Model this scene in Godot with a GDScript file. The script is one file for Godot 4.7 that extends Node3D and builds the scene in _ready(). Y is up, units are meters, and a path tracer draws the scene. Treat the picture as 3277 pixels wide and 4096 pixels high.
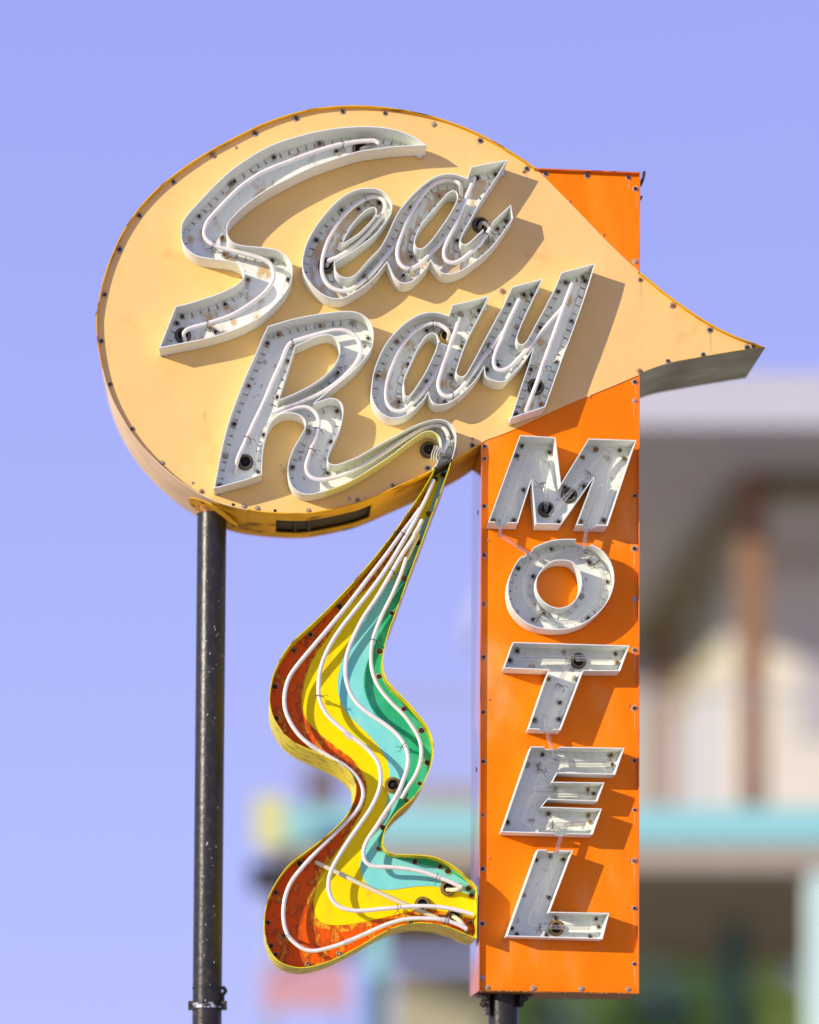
extends Node3D
# A roadside motel sign seen from the kerb. The sign's front plane is z = 0, the viewer stands at z = EYE.
# Outlines were measured on the photograph (3277 x 4096) and are turned into metres on the plane they lie in.

const F := 8320.0          # focal length in measured pixels
const EYE := 10.4          # metres from the eye to the sign's front plane
const EYE_Y := 1.6
const PX := 1026.0
const PY := 4556.0
const RIM := 0.11          # front edge of the letter channels and of the wave panel
const BACK := -0.40        # back of the cabinets

var M := {}
var meshes := {}
var rng := RandomNumberGenerator.new()
var sign_root: Node3D
var walls := {}

# ---------------------------------------------------------------- measuring
func at(x: float, y: float, z: float) -> Vector3:
	var k := (EYE - z) / F
	return Vector3((x - PX) * k, EYE_Y - (y - PY) * k, z)

func v2(x: float, y: float, z: float) -> Vector2:
	var p := at(x, y, z)
	return Vector2(p.x, p.y)

# crop coordinates -> [x, y, corner] in photograph pixels; a negative x marks a corner
func pts(c: Array, a: Array) -> Array:
	var out := []
	for i in range(0, a.size(), 2):
		out.append([c[0] + absf(a[i]) * c[2], c[1] + a[i + 1] * c[2], a[i] < 0.0])
	return out

# smooth curve through measured points, broken at the corners: {p: PackedVector2Array in metres, c: corner flags}
func curve(src: Array, z: float, closed: bool, step := 9.0) -> Dictionary:
	var n := src.size()
	var p := PackedVector2Array()
	var flags := []
	var segs := n if closed else n - 1
	for i in segs:
		var b: Array = src[i]
		var d: Array = src[(i + 1) % n]
		var B := Vector2(b[0], b[1])
		var D := Vector2(d[0], d[1])
		var A := B + (B - D)
		var E := D + (D - B)
		if not b[2] and (closed or i > 0):
			A = Vector2(src[(i - 1 + n) % n][0], src[(i - 1 + n) % n][1])
		else:
			A = B
		if not d[2] and (closed or i + 2 < n):
			E = Vector2(src[(i + 2) % n][0], src[(i + 2) % n][1])
		else:
			E = D
		var l := B.distance_to(D)
		# tangents scaled to the segment so that uneven spacing does not loop
		var tb := Vector2.ZERO
		if A != B:
			tb = (D - A).normalized() * l
		else:
			tb = D - B
		var td := Vector2.ZERO
		if E != D:
			td = (E - B).normalized() * l
		else:
			td = D - B
		var k := maxi(1, int(round(l / step)))
		for j in k:
			var t := float(j) / k
			var t2 := t * t
			var t3 := t2 * t
			var q := B * (2 * t3 - 3 * t2 + 1) + tb * (t3 - 2 * t2 + t) + D * (-2 * t3 + 3 * t2) + td * (t3 - t2)
			p.append(v2(q.x, q.y, z))
			flags.append(j == 0 and b[2])
	if not closed:
		p.append(v2(src[n - 1][0], src[n - 1][1], z))
		flags.append(src[n - 1][2])
	return {"p": p, "c": flags}

func area2(p: PackedVector2Array) -> float:
	var a := 0.0
	for i in p.size():
		a += p[i].cross(p[(i + 1) % p.size()])
	return a * 0.5

func oriented(d: Dictionary, ccw: bool) -> Dictionary:
	if (area2(d.p) > 0.0) != ccw:
		var p: PackedVector2Array = d.p
		var c: Array = d.c
		p.reverse()
		c.reverse()
		return {"p": p, "c": c}
	return d

# left-hand normals of every vertex (pointing outward for a clockwise ring seen from +z, inward for ccw)
func inward(d: Dictionary, closed: bool) -> PackedVector2Array:
	var p: PackedVector2Array = d.p
	var n := p.size()
	var out := PackedVector2Array()
	for i in n:
		var e0 := Vector2.ZERO
		var e1 := Vector2.ZERO
		if closed or i > 0:
			e0 = (p[i] - p[(i - 1 + n) % n]).normalized()
		if closed or i < n - 1:
			e1 = (p[(i + 1) % n] - p[i]).normalized()
		if e0 == Vector2.ZERO:
			e0 = e1
		if e1 == Vector2.ZERO:
			e1 = e0
		var a := Vector2(-e0.y, e0.x)
		var b := Vector2(-e1.y, e1.x)
		var m := (a + b)
		if m.length() < 0.2:
			m = a
		m = m.normalized()
		out.append(m / clampf(m.dot(a), 0.45, 1.0))
	return out

# ---------------------------------------------------------------- meshes
func st() -> SurfaceTool:
	var s := SurfaceTool.new()
	s.begin(Mesh.PRIMITIVE_TRIANGLES)
	return s

func tri(s: SurfaceTool, a: Vector3, b: Vector3, c: Vector3, n: Vector3) -> void:
	# front faces run clockwise
	if (b - a).cross(c - a).dot(n) > 0.0:
		var t := b
		b = c
		c = t
	for v in [a, b, c]:
		s.set_normal(n)
		s.add_vertex(v)

func quad(s: SurfaceTool, a: Vector3, b: Vector3, c: Vector3, d: Vector3, na: Vector3, nb: Vector3) -> void:
	# a-b along the run, c-d the other edge (c over b, d over a)
	var g := (b - a).cross(d - a)
	var flip := g.dot(na + nb) > 0.0
	var vs := [[a, na], [b, nb], [c, nb], [a, na], [c, nb], [d, na]]
	if flip:
		vs = [[a, na], [c, nb], [b, nb], [a, na], [d, na], [c, nb]]
	for v in vs:
		s.set_normal(v[1])
		s.add_vertex(v[0])

func box(s: SurfaceTool, lo: Vector3, hi: Vector3) -> void:
	var c := [Vector3(lo.x, lo.y, lo.z), Vector3(hi.x, lo.y, lo.z), Vector3(hi.x, hi.y, lo.z), Vector3(lo.x, hi.y, lo.z), Vector3(lo.x, lo.y, hi.z), Vector3(hi.x, lo.y, hi.z), Vector3(hi.x, hi.y, hi.z), Vector3(lo.x, hi.y, hi.z)]
	for f in [[0, 1, 2, 3, Vector3(0, 0, -1)], [4, 5, 6, 7, Vector3(0, 0, 1)], [0, 1, 5, 4, Vector3(0, -1, 0)], [3, 2, 6, 7, Vector3(0, 1, 0)], [0, 3, 7, 4, Vector3(-1, 0, 0)], [1, 2, 6, 5, Vector3(1, 0, 0)]]:
		quad(s, c[f[0]], c[f[1]], c[f[2]], c[f[3]], f[4], f[4])

func obj(called: String, m, mat, parent: Node) -> MeshInstance3D:
	var o := MeshInstance3D.new()
	o.name = called
	if m is SurfaceTool:
		o.mesh = m.commit()
	else:
		o.mesh = m
	if mat:
		for i in o.mesh.get_surface_count():
			if mat is Array:
				o.set_surface_override_material(i, mat[i])
			else:
				o.set_surface_override_material(i, mat)
	parent.add_child(o, true)
	return o

func tag(o: Node, label: String, category := "", group := "", kind := "") -> void:
	if label:
		o.set_meta("label", label)
	if category:
		o.set_meta("category", category)
	if group:
		o.set_meta("group", group)
	if kind:
		o.set_meta("kind", kind)

func base(called: String, where: Vector3, label: String, category: String, group := "") -> Node3D:
	var o := Node3D.new()
	o.name = called
	add_child(o, true)
	o.position = where
	tag(o, label, category, group)
	return o

# outer ring with holes -> one ring joined by cuts
func joined(outer: PackedVector2Array, holes: Array) -> PackedVector2Array:
	var ring := outer.duplicate()
	for h in holes:
		var best := 1e9
		var bi := 0
		var bj := 0
		for i in ring.size():
			for j in h.size():
				var d: float = ring[i].distance_squared_to(h[j])
				if d < best:
					best = d
					bi = i
					bj = j
		var out := PackedVector2Array()
		for i in bi + 1:
			out.append(ring[i])
		for j in h.size() + 1:
			out.append(h[(bj + j) % h.size()])
		for i in range(bi, ring.size()):
			out.append(ring[i])
		ring = out
	return ring

func plate(s: SurfaceTool, ring: PackedVector2Array, z: float, n := Vector3(0, 0, 1)) -> void:
	var idx := Geometry2D.triangulate_polygon(ring)
	if idx.is_empty():
		print("no triangles for a ring of ", ring.size())
	for i in range(0, idx.size(), 3):
		var a := ring[idx[i]]
		var b := ring[idx[i + 1]]
		var c := ring[idx[i + 2]]
		tri(s, Vector3(a.x, a.y, z), Vector3(b.x, b.y, z), Vector3(c.x, c.y, z), n)

# sheet-metal wall standing on a curve; sides of the metal differ by "thick" to the left of the run
func wall(s: SurfaceTool, d: Dictionary, closed: bool, z0: float, z1: float, thick: float, tops := [], skip := []) -> void:
	var p: PackedVector2Array = d.p
	var n := p.size()
	var off := inward(d, closed)
	var segs := n if closed else n - 1
	for i in segs:
		var j := (i + 1) % n
		if skip and skip[i]:
			continue
		var e := (p[j] - p[i]).normalized()
		var sn := Vector3(-e.y, e.x, 0)
		var ni := sn
		var nj := sn
		if not d.c[i]:
			ni = Vector3(off[i].x, off[i].y, 0).normalized()
		if not d.c[j]:
			nj = Vector3(off[j].x, off[j].y, 0).normalized()
		var zi: float = tops[i] if tops else z1
		var zj: float = tops[j] if tops else z1
		var a := p[i]
		var b := p[j]
		var ai := p[i] + off[i] * thick
		var bi := p[j] + off[j] * thick
		quad(s, Vector3(a.x, a.y, z0), Vector3(b.x, b.y, z0), Vector3(b.x, b.y, zj), Vector3(a.x, a.y, zi), -ni, -nj)
		quad(s, Vector3(ai.x, ai.y, z0), Vector3(bi.x, bi.y, z0), Vector3(bi.x, bi.y, zj), Vector3(ai.x, ai.y, zi), ni, nj)
		quad(s, Vector3(a.x, a.y, zi), Vector3(b.x, b.y, zj), Vector3(bi.x, bi.y, zj), Vector3(ai.x, ai.y, zi), Vector3(0, 0, 1), Vector3(0, 0, 1))

func smooth3(src: Array, step := 0.02) -> Array:
	var out := []
	var n := src.size()
	for i in n - 1:
		var a: Vector3 = src[maxi(i - 1, 0)]
		var b: Vector3 = src[i]
		var c: Vector3 = src[i + 1]
		var d: Vector3 = src[mini(i + 2, n - 1)]
		var l := b.distance_to(c)
		var tb := (c - a).normalized() * l
		var tc := (d - b).normalized() * l
		var k := maxi(1, int(round(l / step)))
		for j in k:
			var t := float(j) / k
			var t2 := t * t
			var t3 := t2 * t
			out.append(b * (2 * t3 - 3 * t2 + 1) + tb * (t3 - 2 * t2 + t) + c * (-2 * t3 + 3 * t2) + tc * (t3 - t2))
	out.append(src[n - 1])
	return out

func sweep(s: SurfaceTool, src: Array, r: float, sides := 12, caps := true, step := 0.02, hollow := false) -> void:
	var p := smooth3(src, step)
	var n := p.size()
	var rings := []
	var up := Vector3(0, 0, 1)
	for i in n:
		var t: Vector3 = (p[mini(i + 1, n - 1)] - p[maxi(i - 1, 0)]).normalized()
		var x := up.cross(t)
		if x.length() < 0.05:
			x = Vector3(1, 0, 0).cross(t)
		x = x.normalized()
		var y := t.cross(x).normalized()
		up = y
		rings.append([p[i], x, y, t, r])
	if caps:
		var first: Array = rings[0]
		var last: Array = rings[n - 1]
		for a in [0.5, 0.8, 0.97]:
			var k := sqrt(1.0 - a * a)
			rings.insert(0, [first[0] - first[3] * r * a, first[1], first[2], first[3], r * k])
			rings.append([last[0] + last[3] * r * a, last[1], last[2], last[3], r * k])
	for i in rings.size() - 1:
		var A: Array = rings[i]
		var B: Array = rings[i + 1]
		for k in sides:
			var t0 := TAU * k / sides
			var t1 := TAU * (k + 1) / sides
			var n0: Vector3 = A[1] * cos(t0) + A[2] * sin(t0)
			var n1: Vector3 = A[1] * cos(t1) + A[2] * sin(t1)
			var m0: Vector3 = B[1] * cos(t0) + B[2] * sin(t0)
			var m1: Vector3 = B[1] * cos(t1) + B[2] * sin(t1)
			var a: Vector3 = A[0] + n0 * A[4]
			var b: Vector3 = A[0] + n1 * A[4]
			var c: Vector3 = B[0] + m1 * B[4]
			var d: Vector3 = B[0] + m0 * B[4]
			var g := (b - a).cross(d - a)
			var vs := [[a, n0], [b, n1], [c, m1], [a, n0], [c, m1], [d, m0]]
			if (g.dot(n0 + n1) > 0.0) != hollow:
				vs = [[a, n0], [c, m1], [b, n1], [a, n0], [d, m0], [c, m1]]
			for v in vs:
				s.set_normal(-v[1] if hollow else v[1])
				s.add_vertex(v[0])

# profile of [radius, height] turned round the z axis
func lathe(s: SurfaceTool, prof: Array, sides := 20, flat := true) -> void:
	for i in prof.size() - 1:
		var a: Array = prof[i]
		var b: Array = prof[i + 1]
		var e := Vector2(b[0] - a[0], b[1] - a[1])
		if e.length() < 1e-6:
			continue
		e = e.normalized()
		var nr := e.y
		var nz := -e.x
		for k in sides:
			var t0 := TAU * k / sides
			var t1 := TAU * (k + 1) / sides
			var d0 := Vector3(cos(t0), sin(t0), 0)
			var d1 := Vector3(cos(t1), sin(t1), 0)
			var n0 := d0 * nr + Vector3(0, 0, nz)
			var n1 := d1 * nr + Vector3(0, 0, nz)
			var z0 := Vector3(0, 0, a[1])
			var z1 := Vector3(0, 0, b[1])
			quad(s, d0 * a[0] + z0, d1 * a[0] + z0, d1 * b[0] + z1, d0 * b[0] + z1, n0, n1)

# ---------------------------------------------------------------- materials
func lin(r: float, g: float, b: float, a := 1.0) -> Color:
	return Color(r, g, b, a).linear_to_srgb()

func mat(c: Color, rough := 0.6, metal := 0.0) -> StandardMaterial3D:
	var m := StandardMaterial3D.new()
	m.albedo_color = c
	m.roughness = rough
	m.metallic = metal
	return m

func noise(sd: int, freq: float, stops: Array, size := 512, octaves := 5, kind := FastNoiseLite.TYPE_SIMPLEX_SMOOTH, warp := 0.0) -> NoiseTexture2D:
	var f := FastNoiseLite.new()
	f.seed = sd
	f.noise_type = kind
	f.frequency = freq
	f.fractal_octaves = octaves
	if warp > 0.0:
		f.domain_warp_enabled = true
		f.domain_warp_amplitude = warp
		f.domain_warp_frequency = freq * 1.5
	var t := NoiseTexture2D.new()
	t.width = size
	t.height = size
	t.seamless = true
	t.generate_mipmaps = false
	t.noise = f
	if stops:
		var g := Gradient.new()
		var o := PackedFloat32Array()
		var c := PackedColorArray()
		for s in stops:
			o.append(s[0])
			c.append(s[1])
		g.offsets = o
		g.colors = c
		t.color_ramp = g
	return t

func skin(t: Texture2D, scale: Vector3, rough := 0.6, bump: Texture2D = null, depth := 0.1, metal := 0.0) -> StandardMaterial3D:
	var m := StandardMaterial3D.new()
	m.albedo_texture = t
	m.uv1_triplanar = true
	m.uv1_world_triplanar = true
	m.uv1_scale = scale
	m.roughness = rough
	m.metallic = metal
	m.metallic_specular = 0.25
	if bump:
		m.heightmap_enabled = true
		m.heightmap_texture = bump
		m.heightmap_scale = depth
	return m

func make_materials() -> void:
	var W := lin(0.81, 0.84, 0.74)
	var W2 := lin(0.755, 0.785, 0.69)
	var tan_ := lin(0.62, 0.45, 0.25)
	var grime := lin(0.36, 0.33, 0.29)
	M.white = skin(noise(3, 0.02, [[0.0, W2], [0.45, W], [0.75, lin(0.82, 0.84, 0.74)], [1.0, lin(0.66, 0.65, 0.55)]]), Vector3(1.6, 1.6, 1.6), 0.5)
	M.worn = skin(noise(11, 0.012, [[0.0, W2], [0.42, W], [0.60, W2], [0.66, lin(0.66, 0.60, 0.48)], [0.70, W2], [0.735, lin(0.60, 0.50, 0.36)], [0.76, tan_], [1.0, lin(0.66, 0.44, 0.20)]], 512, 8, FastNoiseLite.TYPE_SIMPLEX_SMOOTH, 34.0), Vector3(1.5, 0.95, 1.5), 0.55)
	M.very_worn = skin(noise(23, 0.014, [[0.0, W], [0.34, W2], [0.44, lin(0.66, 0.60, 0.49)], [0.50, lin(0.60, 0.48, 0.32)], [0.55, lin(0.64, 0.58, 0.46)], [0.62, lin(0.60, 0.44, 0.25)], [0.70, tan_], [1.0, tan_]], 512, 8, FastNoiseLite.TYPE_SIMPLEX_SMOOTH, 44.0), Vector3(2.0, 1.1, 1.3), 0.6)
	M.clean = skin(noise(31, 0.014, [[0.0, W2], [0.5, W], [0.80, W], [0.86, lin(0.5, 0.47, 0.42)], [1.0, tan_]], 512, 6), Vector3(1.3, 1.3, 1.3), 0.45)
	M.tab = skin(noise(41, 0.03, [[0.0, lin(0.60, 0.61, 0.52)], [0.3, lin(0.72, 0.74, 0.65)], [0.6, W2], [1.0, W]]), Vector3(1.5, 1.5, 1.5), 0.5)
	M.gap = mat(lin(0.34, 0.32, 0.26), 0.9)
	M.cream = skin(noise(5, 0.008, [[0.0, lin(0.85, 0.555, 0.185)], [0.5, lin(0.87, 0.58, 0.20)], [0.85, lin(0.86, 0.565, 0.19)], [0.97, lin(0.80, 0.50, 0.16)], [1.0, lin(0.70, 0.42, 0.13)]], 512, 7), Vector3(0.55, 0.55, 0.55), 0.42, noise(6, 0.009, [], 512, 3), 0.55)
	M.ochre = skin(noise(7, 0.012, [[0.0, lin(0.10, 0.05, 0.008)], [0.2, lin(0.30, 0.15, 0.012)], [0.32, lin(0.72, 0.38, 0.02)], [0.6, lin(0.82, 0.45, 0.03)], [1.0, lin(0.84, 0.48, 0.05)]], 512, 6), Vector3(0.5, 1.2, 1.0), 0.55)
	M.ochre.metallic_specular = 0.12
	M.orange = skin(noise(9, 0.006, [[0.0, lin(0.93, 0.195, 0.0)], [0.4, lin(0.95, 0.215, 0.0)], [0.62, lin(0.95, 0.235, 0.004)], [0.8, lin(0.95, 0.27, 0.03)], [1.0, lin(0.95, 0.34, 0.10)]], 512, 8), Vector3(0.8, 0.32, 0.6), 0.38, noise(8, 0.009, [], 512, 3), 0.45)
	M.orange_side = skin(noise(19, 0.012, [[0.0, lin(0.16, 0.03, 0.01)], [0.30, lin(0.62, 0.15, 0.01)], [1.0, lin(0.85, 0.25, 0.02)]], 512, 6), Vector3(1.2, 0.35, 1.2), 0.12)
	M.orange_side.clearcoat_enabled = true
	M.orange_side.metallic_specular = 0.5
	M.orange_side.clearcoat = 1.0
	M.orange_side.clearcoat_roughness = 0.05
	M.yellow_edge = skin(noise(13, 0.02, [[0.0, lin(0.10, 0.075, 0.01)], [0.22, lin(0.30, 0.24, 0.02)], [0.34, lin(0.74, 0.60, 0.02)], [0.7, lin(0.86, 0.72, 0.02)], [0.9, lin(0.74, 0.66, 0.10)], [1.0, lin(0.70, 0.66, 0.22)]], 512, 5), Vector3(1.0, 1.0, 1.0), 0.4)
	M.yellow_edge.clearcoat_enabled = true
	M.yellow_edge.metallic_specular = 0.12
	M.yellow_edge.clearcoat = 0.05
	M.yellow_edge.clearcoat_roughness = 0.08
	var rust := noise(29, 0.014, [[0.0, lin(0.74, 0.09, 0.002)], [0.48, lin(0.82, 0.115, 0.002)], [0.60, lin(0.42, 0.06, 0.006)], [0.68, lin(0.70, 0.17, 0.01)], [0.76, lin(0.74, 0.32, 0.02)], [0.82, lin(0.60, 0.10, 0.008)], [1.0, lin(0.70, 0.30, 0.02)]], 512, 6, FastNoiseLite.TYPE_SIMPLEX_SMOOTH, 40.0)
	M.worn_orange = skin(noise(33, 0.02, [[0.0, lin(0.55, 0.08, 0.004)], [0.42, lin(0.62, 0.13, 0.006)], [0.5, lin(0.78, 0.34, 0.012)], [0.7, lin(0.80, 0.42, 0.015)], [0.78, lin(0.6, 0.16, 0.008)], [1.0, lin(0.80, 0.40, 0.015)]], 512, 6, FastNoiseLite.TYPE_SIMPLEX_SMOOTH, 40.0), Vector3(2.2, 1.4, 1.0), 0.35)
	M.red = skin(rust, Vector3(1.5, 0.9, 1.0), 0.3)
	M.yellow = skin(noise(37, 0.01, [[0.0, lin(0.93, 0.70, 0.0)], [0.7, lin(0.96, 0.76, 0.0)], [0.9, lin(0.92, 0.66, 0.01)], [1.0, lin(0.84, 0.5, 0.02)]], 512, 5), Vector3(1.4, 0.8, 1.0), 0.3)
	M.aqua = skin(noise(43, 0.01, [[0.0, lin(0.20, 0.66, 0.60)], [0.8, lin(0.24, 0.72, 0.66)], [0.92, lin(0.40, 0.72, 0.42)], [1.0, lin(0.7, 0.76, 0.2)]], 512, 5), Vector3(1.4, 0.8, 1.0), 0.3)
	M.green = skin(noise(47, 0.012, [[0.0, lin(0.02, 0.36, 0.16)], [0.6, lin(0.04, 0.44, 0.20)], [0.85, lin(0.07, 0.50, 0.30)], [1.0, lin(0.35, 0.6, 0.45)]], 512, 5), Vector3(1.4, 0.8, 1.0), 0.3)
	M.neon = skin(noise(17, 0.02, [[0.0, lin(0.72, 0.66, 0.55)], [0.4, lin(0.84, 0.79, 0.68)], [1.0, lin(0.88, 0.83, 0.73)]], 512, 5), Vector3(2, 2, 2), 0.14)
	M.neon.metallic_specular = 0.5
	M.neon.clearcoat_enabled = true
	M.neon.clearcoat = 1.0
	M.neon.clearcoat_roughness = 0.04
	M.sleeve = mat(lin(0.66, 0.61, 0.53), 0.18)
	M.neon_old = mat(lin(0.74, 0.68, 0.42), 0.25)
	M.glass = mat(lin(0.95, 0.94, 0.91, 0.04), 0.03)
	M.glass.refraction_enabled = true
	M.glass.refraction_scale = 0.05
	M.electrode = mat(lin(0.30, 0.27, 0.22), 0.3)
	M.socket = mat(lin(0.10, 0.08, 0.045), 0.1)
	M.socket.clearcoat_enabled = true
	M.socket_amber = mat(lin(0.30, 0.18, 0.03), 0.1)
	M.socket_amber.clearcoat_enabled = true
	M.black = mat(lin(0.012, 0.010, 0.008), 0.7)
	M.bolt = mat(lin(0.030, 0.018, 0.014), 0.75)
	M.bolt_pale = mat(lin(0.42, 0.36, 0.26), 0.45, 0.4)
	M.washer = skin(noise(53, 0.05, [[0.0, lin(0.16, 0.13, 0.10)], [0.5, lin(0.50, 0.46, 0.40)], [1.0, lin(0.62, 0.60, 0.55)]], 256, 4), Vector3(6, 6, 6), 0.5, null, 0.0, 0.2)
	M.stain = skin(noise(59, 0.03, [[0.0, lin(0.26, 0.22, 0.15)], [0.5, lin(0.44, 0.40, 0.32)], [1.0, lin(0.64, 0.61, 0.52)]], 256, 4), Vector3(5, 5, 5), 0.8)
	M.stain_warm = skin(noise(61, 0.03, [[0.0, lin(0.30, 0.18, 0.08)], [0.5, lin(0.55, 0.33, 0.14)], [1.0, lin(0.75, 0.46, 0.2)]], 256, 4), Vector3(5, 5, 5), 0.8)
	M.stain_orange = skin(noise(67, 0.03, [[0.0, lin(0.45, 0.14, 0.03)], [0.5, lin(0.75, 0.28, 0.09)], [1.0, lin(0.85, 0.42, 0.22)]], 256, 4), Vector3(5, 5, 5), 0.8)
	M.screen = mat(lin(0.055, 0.042, 0.012), 0.8)
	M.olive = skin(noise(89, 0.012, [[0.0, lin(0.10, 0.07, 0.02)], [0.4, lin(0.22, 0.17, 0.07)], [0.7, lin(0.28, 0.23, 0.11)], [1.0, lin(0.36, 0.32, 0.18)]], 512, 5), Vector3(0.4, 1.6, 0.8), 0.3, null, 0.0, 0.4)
	M.lime = mat(lin(0.84, 0.80, 0.30), 0.4)
	M.faded = mat(lin(0.94, 0.33, 0.09), 0.6)
	M.run = mat(lin(0.74, 0.46, 0.15), 0.6)
	M.chip = mat(lin(0.62, 0.60, 0.56), 0.7)
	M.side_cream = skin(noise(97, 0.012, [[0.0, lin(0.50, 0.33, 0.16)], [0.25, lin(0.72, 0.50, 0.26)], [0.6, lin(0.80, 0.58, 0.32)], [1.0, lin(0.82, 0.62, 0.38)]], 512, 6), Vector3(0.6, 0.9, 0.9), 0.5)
	M.wire = mat(lin(0.06, 0.055, 0.05), 0.5, 0.5)
	M.pole = skin(noise(71, 0.02, [[0.0, lin(0.016, 0.015, 0.013)], [0.62, lin(0.030, 0.027, 0.022)], [0.80, lin(0.042, 0.037, 0.030)], [0.90, lin(0.07, 0.045, 0.024)], [1.0, lin(0.30, 0.29, 0.27)]], 512, 6), Vector3(2.2, 1.3, 2.2), 0.34, noise(73, 0.03, [], 512, 5), 0.12)
	M.pole.metallic_specular = 0.42
	M.rust = skin(noise(79, 0.03, [[0.0, lin(0.03, 0.02, 0.015)], [0.4, lin(0.22, 0.08, 0.015)], [0.7, lin(0.40, 0.19, 0.04)], [1.0, lin(0.50, 0.28, 0.07)]], 512, 5), Vector3(3, 3, 3), 0.6)
	M.iron = skin(noise(83, 0.03, [[0.0, lin(0.02, 0.018, 0.015)], [0.5, lin(0.06, 0.05, 0.04)], [1.0, lin(0.20, 0.16, 0.11)]], 512, 5), Vector3(4, 4, 4), 0.55)
	M.silver = mat(lin(0.55, 0.56, 0.57), 0.35, 0.8)

# ---------------------------------------------------------------- small shared pieces
func hex_bolt() -> ArrayMesh:
	if meshes.has("bolt"):
		return meshes.bolt
	var a := st()
	lathe(a, [[0.0125, 0.0], [0.0125, 0.0014], [0.0118, 0.002], [0.0085, 0.002]], 14)
	var m: ArrayMesh = a.commit()
	var b := st()
	lathe(b, [[0.0086, 0.001], [0.0086, 0.006], [0.0074, 0.0072], [0.0, 0.0066]], 6)
	b.commit(m)
	var c := st()
	var r0 := RandomNumberGenerator.new()
	r0.seed = 5
	var ring := PackedVector2Array()
	for i in 13:
		ring.append(Vector2.from_angle(-TAU * i / 13) * r0.randf_range(0.0125, 0.0175))
	plate(c, ring, 0.0006)
	c.commit(m)
	meshes.bolt = m
	return m

func rivet() -> ArrayMesh:
	if meshes.has("rivet"):
		return meshes.rivet
	var a := st()
	lathe(a, [[0.0075, 0.0], [0.0075, 0.002], [0.0055, 0.0036], [0.0032, 0.004], [0.003, 0.002], [0.0, 0.002]], 10)
	meshes.rivet = a.commit()
	return meshes.rivet

func socket_mesh() -> ArrayMesh:
	if meshes.has("socket"):
		return meshes.socket
	var a := st()
	lathe(a, [[0.041, 0.0], [0.041, 0.006], [0.038, 0.009], [0.036, 0.006], [0.034, 0.006], [0.033, 0.018], [0.030, 0.022], [0.027, 0.021], [0.0255, 0.016], [0.0255, 0.001]], 28)
	var m: ArrayMesh = a.commit()
	var b := st()
	lathe(b, [[0.0255, 0.0012], [0.012, 0.0012], [0.010, 0.010], [0.0, 0.012]], 24)
	b.commit(m)
	meshes.socket = m
	return m

func support_mesh() -> ArrayMesh:
	if meshes.has("support"):
		return meshes.support
	var a := st()
	# wire loop round the tube and its twisted ends
	var loop := []
	for i in 15:
		var t := TAU * i / 14.0
		loop.append(Vector3(0.0, cos(t) * 0.0175, sin(t) * 0.0175 + 0.062))
	sweep(a, loop, 0.0016, 5, true, 0.01)
	sweep(a, [Vector3(0, -0.017, 0.062), Vector3(0.008, -0.028, 0.064), Vector3(0.004, -0.044, 0.060)], 0.0013, 4, true, 0.01)
	sweep(a, [Vector3(0, -0.017, 0.062), Vector3(-0.012, -0.026, 0.066), Vector3(-0.022, -0.034, 0.070)], 0.0013, 4, true, 0.01)
	var m: ArrayMesh = a.commit()
	var b := st()
	lathe(b, [[0.013, 0.0], [0.013, 0.006], [0.008, 0.010], [0.0065, 0.044], [0.010, 0.050], [0.0, 0.050]], 10)
	b.commit(m)
	meshes.support = m
	return m

func bolts(parent: Node, c: Array, a: Array, z: float, mats: Array, turn := 0.0) -> void:
	for i in range(0, a.size(), 2):
		var o := obj("bolt", hex_bolt(), mats, parent)
		var luck := rng.randf()
		if luck < 0.16:
			o.set_surface_override_material(1, M.rust)
		elif luck < 0.26:
			o.set_surface_override_material(1, M.bolt_pale)
		o.position = clear_of_walls(parent, at(c[0] + a[i] * c[2], c[1] + a[i + 1] * c[2], z))
		o.rotation.z = rng.randf() * TAU
		var k := rng.randf_range(0.8, 1.15)
		o.scale = Vector3(k, k, 1)

func clear_of_walls(parent: Node, p: Vector3) -> Vector3:
	if not walls.has(parent):
		return p
	var q := Vector2(p.x, p.y)
	for turn in 2:
		var best := 1e9
		var near := Vector2.ZERO
		var side := 1.0
		for r in walls[parent]:
			for k in r.size():
				var a: Vector2 = r[k]
				var b: Vector2 = r[(k + 1) % r.size()]
				var m := Geometry2D.get_closest_point_to_segment(q, a, b)
				if m.distance_to(q) < best:
					best = m.distance_to(q)
					near = m
					side = (b - a).normalized().cross(q - m)
		# rings run with the inside on their left
		var gap := 0.021
		if best < gap:
			var d := (q - near).normalized()
			if side < 0.0:
				d = -d
			q = near + d * gap
	return Vector3(q.x, q.y, p.z)

# dirt that has settled: a cluster of small irregular flakes
func grime(parent: Node, c: Array, a: Array, z: float, m: Material, many := 26, size := 0.0035) -> void:
	for i in range(0, a.size(), 3):
		var s := st()
		var o := at(c[0] + a[i] * c[2], c[1] + a[i + 1] * c[2], z)
		for k in many:
			var q: Vector2 = Vector2(o.x, o.y) + Vector2(rng.randfn(), rng.randfn()) * a[i + 2] * c[2] / 800.0 * 0.45
			var ring := PackedVector2Array()
			var r := size * rng.randf_range(0.35, 1.3)
			for t in 6:
				ring.append(q + Vector2.from_angle(-TAU * t / 6) * r * rng.randf_range(0.5, 1.2))
			plate(s, ring, z + 0.00002 * k)
		obj("dirt_flakes", s, m, parent).set_meta("kind", "stuff")

func rivets(parent: Node, c: Array, a: Array, z: float, m: Material) -> void:
	for i in range(0, a.size(), 2):
		var o := obj("rivet", rivet(), m, parent)
		o.position = at(c[0] + a[i] * c[2], c[1] + a[i + 1] * c[2], z)

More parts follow.
